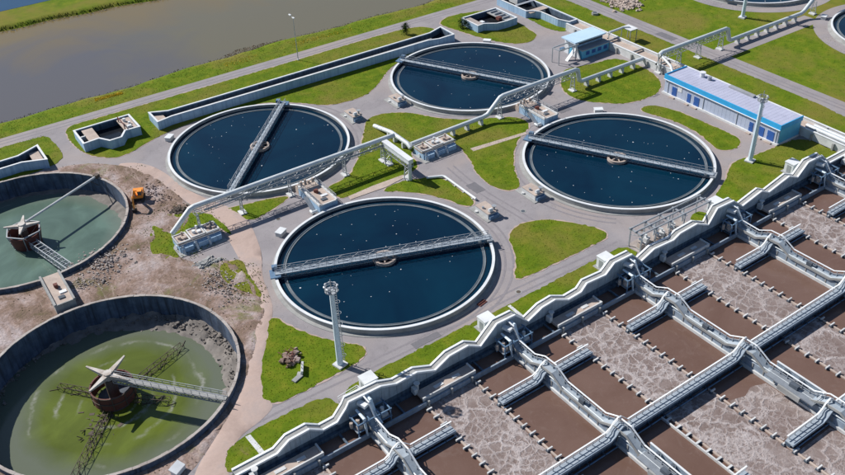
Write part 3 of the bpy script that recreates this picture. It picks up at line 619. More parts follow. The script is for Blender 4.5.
# ================================================================ CHANNELS AND OPEN CHAMBERS BY THE POND
def offset(poly, d):
    n = len(poly); ar = sum(poly[i][0]*poly[(i+1) % n][1]-poly[(i+1) % n][0]*poly[i][1] for i in range(n)); sg = 1 if ar > 0 else -1; out = []
    for i in range(n):
        p, q, r_ = Vector(poly[i-1]), Vector(poly[i]), Vector(poly[(i+1) % n])
        d0, d1 = (q-p).normalized(), (r_-q).normalized(); n0, n1 = Vector((-d0.y, d0.x))*sg, Vector((-d1.y, d1.x))*sg
        b = (n0+n1); b = b.normalized()/max(0.35, b.normalized().dot(n0)); out.append(tuple(q+b*d))
    return out
def shell(m_, poly, t, z0, z1):
    """walls of thickness t standing on an outline"""
    inn = offset(poly, t); n = len(poly)
    for i in range(n):
        j = (i+1) % n; a, b, c, d_ = poly[i], poly[j], inn[j], inn[i]
        m_.add([(*a,z0),(*b,z0),(*c,z0),(*d_,z0),(*a,z1),(*b,z1),(*c,z1),(*d_,z1)], [(0,1,2,3),(4,7,6,5),(0,4,5,1),(2,6,7,3)])
    return m_
def open_chamber(name, label, poly, h, zw, wmat='dark_water', t=0.35, wall='pale_blue_concrete'):
    ar = sum(poly[i][0]*poly[(i+1) % len(poly)][1]-poly[(i+1) % len(poly)][0]*poly[i][1] for i in range(len(poly)))
    if ar < 0: poly = poly[::-1]
    th = thing(name, label, 'channel' if 'channel' in name else 'chamber', (0, 0, 0))
    part('wall', shell(MB(), poly, t, -0.4, h), wall, th)
    part('coping', shell(MB(), offset(poly, -0.06), t+0.1, h, h+0.10), 'white_paint', th)
    part('water', MB().prism(offset(poly, t), -0.3, zw-0.3), wmat, th)
    part('lining', shell(MB(), offset(poly, t+0.004), 0.03, zw-0.35, h-0.18), 'shaded_wall', th)  # thin dark skin added to darken the inside of the walls
    return th
ch = open_chamber('open_channel', 'long pale blue concrete channel beside the pond road', [(-15.2,75.3),(-11.4,76.0),(61.5,74.6),(64.5,73.6),(69.6,73.6),(69.8,80.6),(64.8,78.9),(0,79.4),(-11,79.6),(-15.2,81.6)], 2.2, 0.9)
part('inner_beam', MB().prism([(-11,77.7),(64,76.5),(64,76.9),(-11,78.1)], 1.1, 1.5), 'grey_concrete', ch)
part('inflow_slab', MB().box(-14.7, -12.4, 76.2, 80.6, 1.2, 1.5), 'beige_concrete', ch)
ch = open_chamber('open_channel', 'pale blue channel ending at the left edge by the pond road', [(-140,75.6),(-46,75.8),(-41,73.7),(-41,82),(-46,79.6),(-140,79.4)], 2.2, 0.9)
part('inflow_slab', MB().box(-43.6, -41.5, 75.2, 80.6, 1.2, 1.5), 'beige_concrete', ch)
ch = open_chamber('open_chamber', 'low white rimmed square chamber with a dark pool left of the long channel', [(-32.5,75.7),(-28.8,76.0),(-27.2,73.4),(-24.3,73.4),(-22.6,76.0),(-19.2,75.7),(-19.2,83.6),(-32.5,83.6)], 2.2, 0.8)
part('deck', MB().box(-30.9, -28.4, 76.4, 83.2, 1.75, 1.95), 'beige_concrete', ch); part('deck', MB().box(-22.6, -19.6, 76.4, 83.2, 1.75, 1.95), 'beige_concrete', ch)
part('divider', MB().box(-32.1, -30.9, 79.5, 79.9, 1.0, 2.05), 'white_concrete', ch)
part('gate_frame', MB().box(-22.5,-22.3,77,77.2,1.9,3.2).box(-22.5,-22.3,81.6,81.8,1.9,3.2).box(-22.5,-22.3,77,81.8,3.1,3.3), 'rust', ch)
part('valve', MB().cyl((-21.2,81.2),0.35,1.95,2.7,12).cyl((-20.6,79.3),0.3,1.95,2.5,12).box(-21.6,-20.6,77.4,78.2,1.95,2.4), 'white_paint', ch)
ch = open_chamber('open_chamber', 'pale blue chamber with dark pool on the rounded lawn above the top tank', [(78.3,74.4),(80.6,74.6),(83.6,72.4),(87,72.1),(90.8,72.3),(90.8,82.2),(78.3,82.2)], 2.1, 0.8)
part('deck', MB().box(78.7, 80.9, 75, 81.8, 1.65, 1.85), 'rubble', ch); part('deck', MB().box(86.9, 90.4, 73, 81.8, 1.65, 1.85), 'grey_concrete', ch)
g_ = MB()
for y in (74.5, 76.4, 78.3, 80.2): g_.box(87.4, 89.8, y, y+0.35, 1.85, 2.3)
each('gate_bar', g_, 'steel', ch); part('gearbox', MB().box(85.6,86.8,74.2,75.6,1.85,2.7), 'rust', ch); part('cover_plate', MB().box(81.0,81.9,75.8,77.2,1.85,2.05), 'white_paint', ch)
ch = open_chamber('open_chamber', 'pale blue intake chamber at the top edge with a tapering outlet', [(95.8,82),(95.8,74.4),(97.6,73.4),(98.7,71.2),(98.7,64.0),(99.9,60.5),(103.2,60.5),(103.2,88),(95.8,88)], 2.1, 0.7)
part('deck', MB().box(96.3,102.8,72.8,75.0,1.7,1.9), 'beige_concrete', ch)
part('footbridge', MB().box(96.2,102.8,79.0,80.0,2.2,2.32), 'steel', ch)
part('screen_house', MB().box(99.2,102.7,82.5,86.5,0.8,3.0), 'white_concrete', ch)

# covered supply channel running past the buildings
cx0, cx1 = 98.6, 103.2
t = thing('supply_channel', 'long open concrete channel with white edges passing behind the blue buildings', 'channel')
for nm, x0, x1 in (('wall', cx0, cx0+0.35), ('wall', cx1-0.35, cx1)):
    part(nm, MB().box(x0, x1, -70, 60.4, -0.4, 2.0), 'white_concrete', t)
    part('coping', MB().box(x0-0.08, x1+0.08, -70, 60.4, 2.0, 2.12), 'white_paint', t)
part('bed', MB().box(cx0+0.35, cx1-0.35, -70, 60.4, -0.3, 1.3), 'beige_concrete', t)
part('air_main', MB().tube([(100.2,-70,2.0),(100.2,-16.5,2.0)], 0.55, 14), 'pipe_cladding', t, smooth=True)
part('air_main', MB().tube([(101.6,-70,1.9),(101.6,-17.5,1.9)], 0.40, 14), 'pipe_cladding', t, smooth=True)
bm = MB()
for i in range(14): bm.box(cx0+0.3, cx1-0.3, -66+i*9.2, -65.6+i*9.2, 1.6, 2.0)
each('cross_beam', bm, 'grey_concrete', t)
ps = MB()
for i in range(24): ps.box(cx0-0.5, cx0, -68+i*5.4, -67.6+i*5.4, -0.2, 1.6)
each('buttress', ps, 'grey_concrete', t)

# ================================================================ PIPE BRIDGES
def pylon(t, x, y, h, along='x', w=1.1):
    m_ = MB(); dx, dy = (0, w/2) if along == 'x' else (w/2, 0)
    for s in (-1, 1): m_.bar((x+s*dx*1.5, y+s*dy*1.5, 0.2), (x+s*dx*0.8, y+s*dy*0.8, h), 0.17)
    for k in range(3):
        z0, z1 = 0.4+k*(h-0.5)/3, 0.4+(k+1)*(h-0.5)/3; m_.bar((x-dx*1.2, y-dy*1.2, z0), (x+dx*1.1, y+dy*1.1, z1), 0.08); m_.bar((x-dx*1.2, y-dy*1.2, z1), (x+dx*1.2, y+dy*1.2, z1), 0.08)
    p = part('pylon', m_, 'steel', t)
    part('footing', MB().box(x-0.7, x+0.7, y-0.9, y+0.9, -0.2, 0.3), 'white_concrete', p)
def hoops(t, pts, r, step=2.0):
    """narrow bands round a clad pipe"""
    m_ = MB()
    for a, b in zip(pts, pts[1:]):
        a, b = Vector(a), Vector(b); L = (b-a).length; d_ = (b-a).normalized()
        for i in range(1, int(L/step)):
            c = a+d_*(i*step); m_.tube([c-d_*0.05, c+d_*0.05], r*1.06, 12)
    stuff(part('pipe_bands', m_, 'steel', t))
def saddles(t, pts):
    m_ = MB()
    for x, y, z in pts: m_.box(x-0.3, x+0.3, y-0.6, y+0.6, -0.2, z)
    each('saddle', m_, 'white_concrete', t)
t = thing('pipe_bridge', 'raised white pipe on lattice girder passing over the steep bridged tank', 'pipe')
P1 = [(-29.0,31,1.2),(-28.4,31,1.7),(-24.6,31,5.1),(-23.6,31,5.35),(22.4,31,5.35)]
part('pipe', MB().tube(P1, 0.52, 14), 'pipe_cladding', t, smooth=True); hoops(t, P1, 0.46)
part('girder', lattice(MB(), (-24,31,3.65), (20.4,31,3.65), 1.2, 1.2, 30, 0.065), 'steel', t)
part('return_pipe', MB().tube([(-22,30.3,4.2),(19,30.3,4.2)], 0.16, 8), 'steel', t, smooth=True)
for x in (-23.4, -14.3, -3.4, 9.6, 19.2): pylon(t, x, 31, 3.65)
t = thing('pipe_bridge', 'white boxed duct leading from the raised pipe down to the front tank', 'pipe')
part('duct', MB().box(18.85,19.95,20.0,30.2,4.4,5.3), 'pipe_cladding', t); part('cover', MB().box(18.75,20.05,19.9,30.3,5.3,5.4), 'white_paint', t)
part('drop_pipe', MB().tube([(19.4,20.6,4.4),(19.4,20.6,0.2)], 0.4, 12), 'pipe_cladding', t, smooth=True)
part('girder', lattice(MB(), (19.4,20.2,3.4), (19.4,30.2,3.4), 1.3, 0.95, 8, 0.09), 'steel', t)
pylon(t, 19.4, 21.6, 3.4, 'y'); pylon(t, 19.4, 29.0, 3.4, 'y')
t = thing('ground_pipe', 'low white pipe rising from the central lawn to the valve house', 'pipe')
P = [(26.0,45.5,0.2),(26.0,38,1.7),(26.0,31.4,1.8),(26.0,30.2,1.2)]; part('pipe', MB().tube(P, 0.5, 14), 'pipe_cladding', t, smooth=True); hoops(t, P, 0.5)
m_ = MB(); [m_.box(25.5, 26.5, y-.25, y+.25, -0.2, 1.35) for y in (33, 36.5, 39)]; each('saddle', m_, 'white_concrete', t)
t = thing('pipe_bridge', 'long white pipe climbing over the top tank edge between valve house and channel', 'pipe')
P2 = [(26.4,30.7,1.75),(46.6,31,1.75),(48,31,2.0),(51.6,31,5.2),(52.6,31,5.45),(75.0,31,5.45),(75.7,31,5.1),(76.4,31,2.3),(77.2,31,1.75),(98.4,31,1.75)]
part('pipe', MB().tube(P2, 0.52, 14), 'pipe_cladding', t, smooth=True); hoops(t, P2, 0.48)
part('girder', lattice(MB(), (52,31,3.75), (75,31,3.75), 1.2, 1.2, 16, 0.065), 'steel', t)
saddles(t, [(x, 31, 1.3) for x in (38, 42, 46, 79, 83, 87, 91, 95)])
for x in (51.6, 62.6, 74.4): pylon(t, x, 31, 3.75)
t = thing('pipe_bridge', 'white pipe bridging the straight road at the top right', 'pipe')
P3 = [(97.4,25.2,2.4),(98.0,25.2,5.0),(98.8,25.2,5.4),(122.6,25.2,5.4),(123.4,25.2,5.0),(124.2,25.0,2.2),(125,25,1.7),(154.6,25,1.7),(156,25,2.2),(160,25,5.6),(175,25,5.6)]
part('pipe', MB().tube(P3, 0.54, 14), 'pipe_cladding', t, smooth=True); hoops(t, P3, 0.5)
part('girder', lattice(MB(), (99,25.2,3.8), (122.4,25.2,3.8), 1.2, 1.1, 16, 0.065), 'steel', t)
saddles(t, [(x, 25, 1.25) for x in range(128, 154, 4)])
for x in (98.2, 105.4, 112.8, 121.4, 160.6): pylon(t, x, 25.2, 3.8)
t = thing('pipe_bridge', 'white pipe dropping down beside the long blue building corner', 'pipe')
P4 = [(98.2,24.6,4.6),(96.4,20,4.2),(94.6,17.6,3.6)]; part('pipe', MB().tube(P4, 0.3, 12), 'pipe_cladding', t, smooth=True)
part('bracket', MB().box(94.2,95.0,16.6,17.6,3.0,4.0), 'steel', t)
t = thing('ground_pipe', 'bent thin white pipe lying on the lawn north of the front tank', 'pipe')
P = [(22.4,18.9,0.42),(25.4,17.4,0.42),(25.7,16.8,0.42),(25.7,6.1,0.42)]; part('pipe', MB().tube(P, 0.27, 10), 'white_paint', t, smooth=True)
m_ = MB(); [m_.box(25.3, 26.1, y-.15, y+.15, 0, 0.25) for y in (7, 10, 13, 16)]; each('saddle', m_, 'white_concrete', t)
t = thing('gantry', 'small white hoist frame on the lawn behind the supply channel', 'frame', (107.2, 44.6, 0))
m_ = MB()
for x in (-1.2, 1.2):
    for y in (-1.6, 1.6): m_.bar((x,y,0),(x,y,3.4),0.16)
    m_.bar((x,-1.6,3.4),(x,1.6,3.4),0.2)
for y in (-1.6, 1.6): m_.bar((-1.2,y,3.4),(1.2,y,3.4),0.2)
part('frame', m_, 'steel', t); part('pipe', MB().tube([(0,0,3.7),(-1.5,1,3.7),(-6.3,1.2,3.5),(-6.6,1.2,1.8)],0.3,10), 'pipe_cladding', t, smooth=True); part('roof', MB().box(-1.4,1.4,-1.8,1.8,3.5,3.62), 'white_paint', t)

# ================================================================ VALVE HOUSES
def valve_house(label, x0, x1, y0, y1):
    t = thing('valve_house', label, 'valve house', (x0, y0, 0)); W, D = x1-x0, y1-y0
    part('wall', MB().box(0, W, 0.5, D, -0.3, 1.25).box(W*0.02, W*0.30, 0.0, 0.5, -0.3, 1.1).box(W*0.42, W*0.98, 0.05, 0.5, -0.3, 1.15), 'pale_blue_concrete', t)
    for i, (a, b, h) in enumerate(((0.0, 0.30, 1.75), (0.34, 0.66, 2.0), (0.70, 1.0, 1.85))):
        s = part('roof_block', MB().box(a*W, b*W, D*0.28, D*0.95, 1.25, h), 'beige_concrete', t)
        part('parapet', shell(MB(), [(a*W-.08,D*0.28-.08),(b*W+.08,D*0.28-.08),(b*W+.08,D*0.95+.08),(a*W-.08,D*0.95+.08)], 0.24, h, h+0.16), 'white_concrete', s)
        v = MB().cyl(((a+b)/2*W-0.4, D*0.6), 0.34, h, h+0.55, 12).box((a+b)/2*W+0.2, (a+b)/2*W+0.9, D*0.45, D*0.62, h, h+0.35).cyl(((a+b)/2*W+0.5, D*0.8), 0.22, h, h+0.8, 10)
        part('valve_gear', v, 'white_paint' if i % 2 else 'beige_concrete', s)
    b = MB()
    for f_ in (0.04, 0.36, 0.66):
        b.add([(f_*W,-0.55,0),(f_*W+0.4,-0.55,0),(f_*W+0.4,0.5,0),(f_*W,0.5,0),(f_*W,0.45,1.5),(f_*W+0.4,0.45,1.5),(f_*W+0.4,0.5,1.5),(f_*W,0.5,1.5)], [(3,2,1,0),(4,5,6,7),(0,1,5,4),(1,2,6,5),(2,3,7,6),(3,0,4,7)])
    each('buttress', b, 'white_concrete', t)
    part('railing', railing(MB(), [(0,D,1.25),(0,0.6,1.25),(W,0.6,1.25)], 0.9, 1.3, 0.06), 'steel', t)
    part('pipe_stub', MB().tube([(-0.2,D*0.5,0.5),(0.8,D*0.5,0.5)], 0.4, 12), 'pipe_cladding', t, smooth=True)
    part('apron', MB().box(-0.6, W+0.4, -0.9, D+0.3, -0.1, 0.12), 'grey_concrete', t)
valve_house('valve house with beige roof blocks under the sloping left end of the raised pipe', -29.6, -21.2, 24.9, 29.3)
valve_house('valve house with beige roof blocks in the middle of the central lawn', 26.4, 35.0, 25.2, 29.6)
def split_house(label, x0, x1, y0, y1, old=False):
    wl = 'white_concrete' if not old else 'grey_concrete'
    t = thing('distribution_chamber', label, 'chamber', (x0, y0, 0)); W, D = x1-x0, y1-y0
    part('wall', MB().box(0, W, 0, D, -0.3, 1.8), 'pale_blue_concrete' if not old else 'grey_concrete', t)
    part('roof', MB().box(0.15, W-0.15, 0.15, D-0.15, 1.8, 1.9), 'beige_concrete', t)
    part('parapet', MB().box(-0.08, 0.3, -0.05, D, 1.8, 2.25), wl, t); part('parapet', MB().box(W-0.3, W+0.08, -0.05, D, 1.8, 2.25), wl, t)
    part('parapet', MB().box(0.3, W-0.3, -0.05, 0.2, 1.8, 2.05), wl, t)
    part('hatch', MB().box(W*0.35, W*0.65, D*0.15, D*0.24, 1.9, 2.08), 'dark_concrete', t); part('hatch', MB().box(W*0.5, W*0.85, D*0.30, D*0.38, 1.9, 2.08), 'white_paint', t)
    part('winch', MB().cyl((W*0.5, D*0.52), 0.3, 1.9, 2.7, 10).box(W*0.4, W*0.6, D*0.55, D*0.60, 1.9, 2.5), 'rust', t)
    if not old:
        part('railing', railing(MB(), [(0.1, D*0.98, 2.25), (0.1, 0.1, 2.25)], 0.9, 1.3, 0.06), 'steel', t); part('railing', railing(MB(), [(W-.1, D*0.98, 2.25), (W-.1, 0.1, 2.25)], 0.9, 1.3, 0.06), 'steel', t)
        part('pipe_elbow', MB().tube([(-1.4,0.9,0.5),(-0.2,0.9,0.5)],0.33,10).tube([(-1.2,0.9,0.4),(-1.2,1.8,0.4)],0.3,10), 'pipe_cladding', t, smooth=True)
        v = MB()
        for i in range(5): v.cyl((0.3+0.85*i, D+0.6+0.2*(i % 2)), 0.28, 0.1, 2.1+0.3*(i % 3), 10)
        v.box(0, W, D+0.1, D+1.4, -0.1, 1.5); part('valve_gear', v, 'beige_concrete', t)
        part('stair', MB().add([(-0.9,D*0.2,0),(-0.1,D*0.2,0),(-0.1,D*0.55,1.9),(-0.9,D*0.55,1.9),(-0.9,D*0.2,-.2),(-0.1,D*0.2,-.2),(-0.1,D*0.55,1.7),(-0.9,D*0.55,1.7)], [(0,1,2,3),(7,6,5,4),(0,4,5,1),(1,5,6,2),(2,6,7,3),(3,7,4,0)]), 'steel', t)
split_house('distribution chamber with white parapets between the steep bridged tank and the front tank', -2.0, 2.1, 20.9, 30.0)
split_house('distribution chamber with white parapets between the top tank and the right tank', 56.8, 60.9, 21.2, 30.2)
split_house('weathered distribution chamber between the two drained tanks', -53.9, -50.4, 21.2, 31.2, True)

def pump_unit(label, x, y):
    t = thing('pump_unit', label, 'pump unit', (x, y, 0), 0, 'low pump units beside the settling tanks')
    part('slab', MB().box(-1.9, 1.9, -2.6, 3.6, -0.1, 0.14), 'grey_concrete', t)
    part('housing', MB().box(-1.2, 1.2, -1.9, 2.2, 0.14, 1.25), 'white_concrete', t); part('roof', MB().box(-1.28, 1.28, -1.98, 2.28, 1.25, 1.36), 'beige_concrete', t)
    part('motor', MB().tube([(-0.7,-1.4,1.75),(0.1,-1.4,1.75)], 0.36, 12).box(-0.7,0.2,-1.7,-1.1,1.3,1.5), 'white_paint', t, smooth=True)
    part('valve_gear', MB().cyl((0.75,-1.2),0.22,1.36,2.3,10).cyl((0.75,-1.2),0.5,2.2,2.28,12).cyl((-0.7,0.4),0.25,1.36,1.75,10), 'steel', t)
    part('front_duct', MB().box(-1.1, 1.1, -2.5, -1.92, 0.14, 0.95), 'blue_steel', t)
    part('manhole', MB().cyl((0.1,2.9),0.45,0.14,0.36,16), 'white_paint', t); part('manhole', MB().cyl((-1.4,1.6),0.35,0.14,0.4,16), 'white_concrete', t)
pump_unit('pump unit with beige roof touching the right rim of the front tank', 24.6, 1.0)
pump_unit('pump unit with beige roof left of the right tank', 36.2, 0.6)
pump_unit('pump unit with beige roof right of the steep bridged tank', 24.4, 52.3)
pump_unit('pump unit with beige roof left of the top tank', 36.9, 52.3)

# ================================================================ BUILDINGS
t = thing('blue_building', 'long low grey building with a bright azure roof edge', 'building')
X0, X1, Y0, Y1, H = 91.0, 98.2, -16.2, 16.6, 4.55
part('wall', MB().box(X0, X1, Y0, Y1, -0.3, H), 'facade_panel', t)
part('plinth', MB().box(X0-0.5, X1+0.1, Y0-0.25, Y1+0.3, -0.2, 0.42), 'white_concrete', t)
pn = MB().box(X0-0.055, X0-0.003, 0, 1.05, 0.42, 3.75); me_ = None
for i in range(30):                                     # upright cladding panels of the long front
    y = Y0+0.12+i*(Y1-Y0-0.2)/30
    if me_ is None: o = part('wall_panel', pn, 'facade_panel', t); me_ = o.data
    else: o = link('wall_panel', me_, t)
    o.location = (0, y, 0)
part('fascia', MB().box(X0-0.28, X0-0.06, Y0-0.2, Y1+0.2, 3.75, 4.95), 'azure_paint', t)
part('fascia', MB().box(X0-0.06, X1+0.1, Y0-0.2, Y0-0.003, 3.75, 4.95), 'azure_paint', t); part('fascia', MB().box(X0-0.06, X1+0.1, Y1+0.003, Y1+0.2, 3.75, 4.95), 'azure_paint', t)
rf = part('roof', MB().box(X0-0.06, X1+0.1, Y0+0.0, Y1, H, H+0.14), 'roof_sheet', t)
sm = None
for i in range(33):
    y = Y0+0.4+i
    if sm is None: o = part('roof_seam', MB().box(X0, X1, 0, 0.04, H+0.14, H+0.155), 'roof_sheet', rf); sm = o.data
    else: o = link('roof_seam', sm, rf)
    o.location = (0, y, 0)
part('end_wall_panel', MB().box(X0+0.05, X1-0.05, Y0-0.05, Y0-0.004, 0.42, 3.75), 'sky_blue_paint', t)
for y, w in ((13.4, 1.4), (8.9, 1.0), (6.6, 1.5), (-9.0, 1.0), (-11.6, 1.7), (-14.2, 1.7)):
    d_ = part('door', MB().box(X0-0.14, X0-0.06, y-w/2, y+w/2, 0.42, 2.6), 'door_blue', t)
    part('handle', MB().box(X0-0.19, X0-0.14, y+w/2-0.25, y+w/2-0.12, 1.4, 1.5), 'steel', d_)
    part('step', MB().box(X0-1.0, X0-0.5, y-w/2, y+w/2, -0.1, 0.25), 'beige_concrete', t)
part('gutter', MB().tube([(X0-0.36, Y0-0.2, 3.72), (X0-0.36, Y1+0.2, 3.72)], 0.10, 8), 'white_paint', t, smooth=True)
for y in (-15.6, -5.0, 4.6, 15.4): part('downpipe', MB().tube([(X0-0.34, y, 3.7), (X0-0.13, y, 3.4), (X0-0.13, y, 0.45)], 0.07, 8), 'white_paint', t, smooth=True)
part('wall_sign', MB().box(X0-0.12, X0-0.06, 11.2, 12.4, 2.0, 3.4), 'white_paint', t)
part('roof_fan', MB().cyl((96.8,10.6),0.55,H+0.2,H+1.2,14).cyl((96.8,10.6),0.75,H+1.2,H+1.35,14), 'white_paint', t); part('roof_fan', MB().cyl((96.8,8.4),0.5,H+0.2,H+1.0,14), 'steel', t)
part('roof_duct', MB().box(97.0,98.0,-4,3,H+0.14,H+0.6), 'grey_roof', t)
t = thing('blue_building', 'small pale blue building with a flat light roof near the top tank', 'building')
part('wall', MB().box(88.6,98.2,45.6,49.6,-0.2,4.1), 'pale_blue_concrete', t)
part('window_band', MB().box(88.8,98.0,45.52,45.6,3.0,4.0), 'dark_concrete', t)
r_ = part('roof', MB().box(87.4,98.4,44.6,50.0,4.1,4.45), 'roof_blue', t)
part('annex_wall', MB().box(88.9,98.4,43.2,45.5,-0.2,2.25), 'sky_blue_paint', t); part('annex_roof', MB().box(88.7,98.6,43.0,45.5,2.25,2.5), 'grey_roof', t)
for i in range(4): part('window', MB().box(90.2+i*2.1,91.4+i*2.1,43.13,43.2,0.8,1.8), 'door_blue', t)
part('gable_panel', MB().add([(88.55,43.2,-.1),(88.55,49.6,-.1),(88.55,49.6,4.1),(88.55,45.6,4.1),(88.4,43.2,-.1),(88.4,49.6,-.1),(88.4,49.6,4.1),(88.4,45.6,4.1)], [(0,1,2,3),(7,6,5,4),(0,4,5,1),(1,5,6,2),(2,6,7,3),(3,7,4,0)]), 'white_paint', t)
part('door', MB().box(88.30,88.4,46.6,48.0,0,2.3), 'sky_blue_paint', t)
t = thing('gantry', 'grey steel hoist frame standing before the small blue building', 'frame', (81.6, 44.2, 0))
m_ = MB()
for x in (0, 5.8):
    for y in (0, 2.6): m_.bar((x,y,0),(x,y,4.0),0.18)
    m_.bar((x,0,4.0),(x,2.6,4.0),0.2)
for y in (0, 2.6): m_.bar((0,y,4.0),(6.6,y,4.0),0.24)
part('frame', m_, 'steel', t); part('hoist', MB().box(1.6,2.8,0.9,1.7,3.2,3.85), 'blue_steel', t)
part('stair', MB().add([(3.4,0.3,0),(6.6,0.3,3.0),(6.6,1.3,3.0),(3.4,1.3,0),(3.4,0.3,-.2),(6.6,0.3,2.8),(6.6,1.3,2.8),(3.4,1.3,-.2)], [(0,1,2,3),(7,6,5,4),(0,4,5,1),(1,5,6,2),(2,6,7,3),(3,7,4,0)]), 'white_paint', t)

# ================================================================ MASTS
def mast(label, x, y, h):
    t = thing('light_mast', label, 'mast', (x, y, 0), R(15), 'tall floodlight masts')
    part('base', MB().box(-0.9,0.9,-0.9,0.9,-0.2,0.35), 'white_concrete', t)
    part('column', MB().cyl((0,0),0.52,0.35,h-0.6,8,0.34), 'mast_paint', t)
    ld = MB()
    for s in (-1, 1): ld.bar((0.86, s*0.24, 0.6), (0.72, s*0.24, h-0.8), 0.07)
    for i in range(int(h/0.5)): z = 0.9+i*0.5; k = 0.86-0.14*z/h; ld.bar((k,-0.24,z),(k,0.24,z),0.05)
    for i in range(int(h/2.2)): z = 1.5+i*2.2; ld.bar((0.45,0,z),(0.85,0,z),0.08); ld.ring(0.36,0.42,z,z+0.08,10,c=(0.95,0,0))
    part('ladder', ld, 'steel', t)
    part('platform', MB().ring(0.30,1.0,h-0.6,h-0.5,12), 'steel', t)
    rl = MB(); c_ = [(0.98*math.cos(i*math.pi/4), 0.98*math.sin(i*math.pi/4), h-0.5) for i in range(9)]; railing(rl, c_, 0.9, 1, 0.07)
    part('platform_railing', rl, 'steel', t)
    for i in range(8):
        a = i*math.pi/4+0.2; part('floodlight', MB().obox((0.98*math.cos(a),0.98*math.sin(a),h+0.3),(0.18,0.34,0.3),a,0,0.5), 'white_paint', t)
    part('lightning_rod', MB().cyl((0,0),0.06,h-0.6,h+1.6,6), 'steel', t)
mast('tall pale blue mast before the nearest tank', -20.4, -18.9, 15.8)
mast('tall pale blue mast on the lawn before the long building', 81.0, -17.0, 14.8)
mast('tall pale mast on the lawn at the top right', 143.4, 35.8, 15.5)
t = thing('street_lamp', 'slender street lamp beside the pond road', 'street lamp', (29.5, 90.2, 0))
part('pole', MB().tube([(0,0,0),(0,0,11.8)],0.11,8,True,0.07), 'steel', t); part('arm', MB().tube([(0,0,11.8),(0,1.4,12.2)],0.05,6), 'steel', t)
part('lamp_head', MB().obox((0,1.7,12.25),(0.4,1.0,0.2)).obox((0,-0.2,12.0),(0.4,0.9,0.2)), 'white_paint', t); part('base', MB().cyl((0,0),0.3,-0.1,0.35,10), 'white_concrete', t)

# ================================================================ AERATION BASIN
OFF = (-BAS_PIV[0], -BAS_PIV[1], 0)
basin = thing('aeration_basin', 'huge brown aeration basin with scalloped white walls and foaming strips', 'basin', (BAS_PIV[0], BAS_PIV[1], 0), BAS_RZ)
def bp(name, m_, mat, parent=None, smooth=False):
    o = m_.build(name, mat, parent or basin, smooth)
    if parent is None: o.location = OFF
    return o
ZW = -1.5
TS = [-22.7+27.5*k for k in range(5)]
def ribbon(m_, prof, off0, off1, z0, dz, axis='x', c=0.0):
    """a wall strip that follows a profile [(s, z)]: top at z+dz, bottom at z0 (number) or z+z0[0]"""
    k = len(m_.v)
    for s, z in prof:
        zb = z+z0[0] if isinstance(z0, tuple) else z0
        for o_, zz in ((off0, zb), (off1, zb), (off1, z+dz), (off0, z+dz)):
            m_.v.append((s, c+o_, zz) if axis == 'x' else (c+o_, s, zz))
    for i in range(len(prof)-1):
        for j in range(4): m_.f.append((k+i*4+j, k+i*4+(j+1) % 4, k+(i+1)*4+(j+1) % 4, k+(i+1)*4+j))
    m_.f.append((k+3, k+2, k+1, k)); e = k+(len(prof)-1)*4; m_.f.append((e, e+1, e+2, e+3))
    return m_
NP = [(-43.4,0.95),(-37,1.0),(-34.9,2.4),(-31.6,2.5),(-29.5,0.95),(-27.1,1.0),(-25.5,2.8),(-24.9,3.8),(-19.3,3.6),(-16.6,2.5),(-12.8,2.65),(-9.4,1.1),(-6.6,2.5),(-2.9,2.65),(-0.4,1.1),(2.9,4.1),(6.7,4.0),(9.6,1.1),(12.6,2.5),(15.5,2.75),(18.6,1.2),(21.5,1.4),(22.7,2.7),(27.2,2.4),(29.1,4.1),(33.5,4.0),(36.2,1.2),(39.3,2.5),(44.4,2.2),(46,3.0),(50.6,3.2),(54.1,1.5),(56,4.4),(60.8,4.2),(63.9,1.7),(69.4,3.0),(71.9,1.7),(77.9,3.1),(81,1.7),(83.6,4.2),(88.3,4.1),(91.9,1.0),(107,1.0)]
BN = -28.9
nw = bp('north_wall', MB().box(-43.4, 107, BN-0.7, BN+0.7, -4, 0.7), 'shaded_wall')  # dark colour stands in for the shade below the humps
bp('walkway_deck', ribbon(MB(), NP, -0.48, 0.48, (-0.35,), -0.06, 'x', BN), 'grey_concrete')
bp('coping', ribbon(MB(), NP, 0.45, 0.80, (-0.22,), 0.12, 'x', BN), 'bright_white')
bp('coping', ribbon(MB(), NP, -0.80, -0.47, (-0.22,), 0.12, 'x', BN), 'bright_white')
# sheet cladding under every hump, one panel for each stretch of the profile
for i in range(len(NP)-1):
    (s0, z0), (s1, z1) = NP[i], NP[i+1]
    if max(z0, z1) < 1.3: continue
    n = max(1, round((s1-s0)/1.6))
    for j in range(n):
        u0, u1 = j/n, (j+1)/n; a0, a1 = s0+(s1-s0)*u0+0.02, s0+(s1-s0)*u1-0.02; h0, h1 = z0+(z1-z0)*u0-0.3, z0+(z1-z0)*u1-0.3
        for y0, y1 in ((BN-0.74, BN-0.70), (BN+0.70, BN+0.74)):
            if min(h0, h1) > 0.55: bp('hump_panel', MB().add([(a0,y0,0.4),(a1,y0,0.4),(a1,y1,0.4),(a0,y1,0.4),(a0,y0,h0),(a1,y0,h1),(a1,y1,h1),(a0,y1,h0)], [(3,2,1,0),(4,5,6,7),(0,1,5,4),(1,2,6,5),(2,3,7,6),(3,0,4,7)]), 'hump_sheet')
for x in (-43.4, 106.6): bp('end_wall', MB().box(x, x+0.6, -102, BN-0.7, -4, 0.9), 'wall_concrete')
bp('south_wall', MB().box(-43.4, 107, -102.4, -101.8, -4, 0.9), 'wall_concrete')
bp('water', MB().add([(-43.2,-101.9,ZW),(107,-101.9,ZW),(107,-29.4,ZW),(-43.2,-29.4,ZW)], [(0,1,2,3)]), 'brown_water')
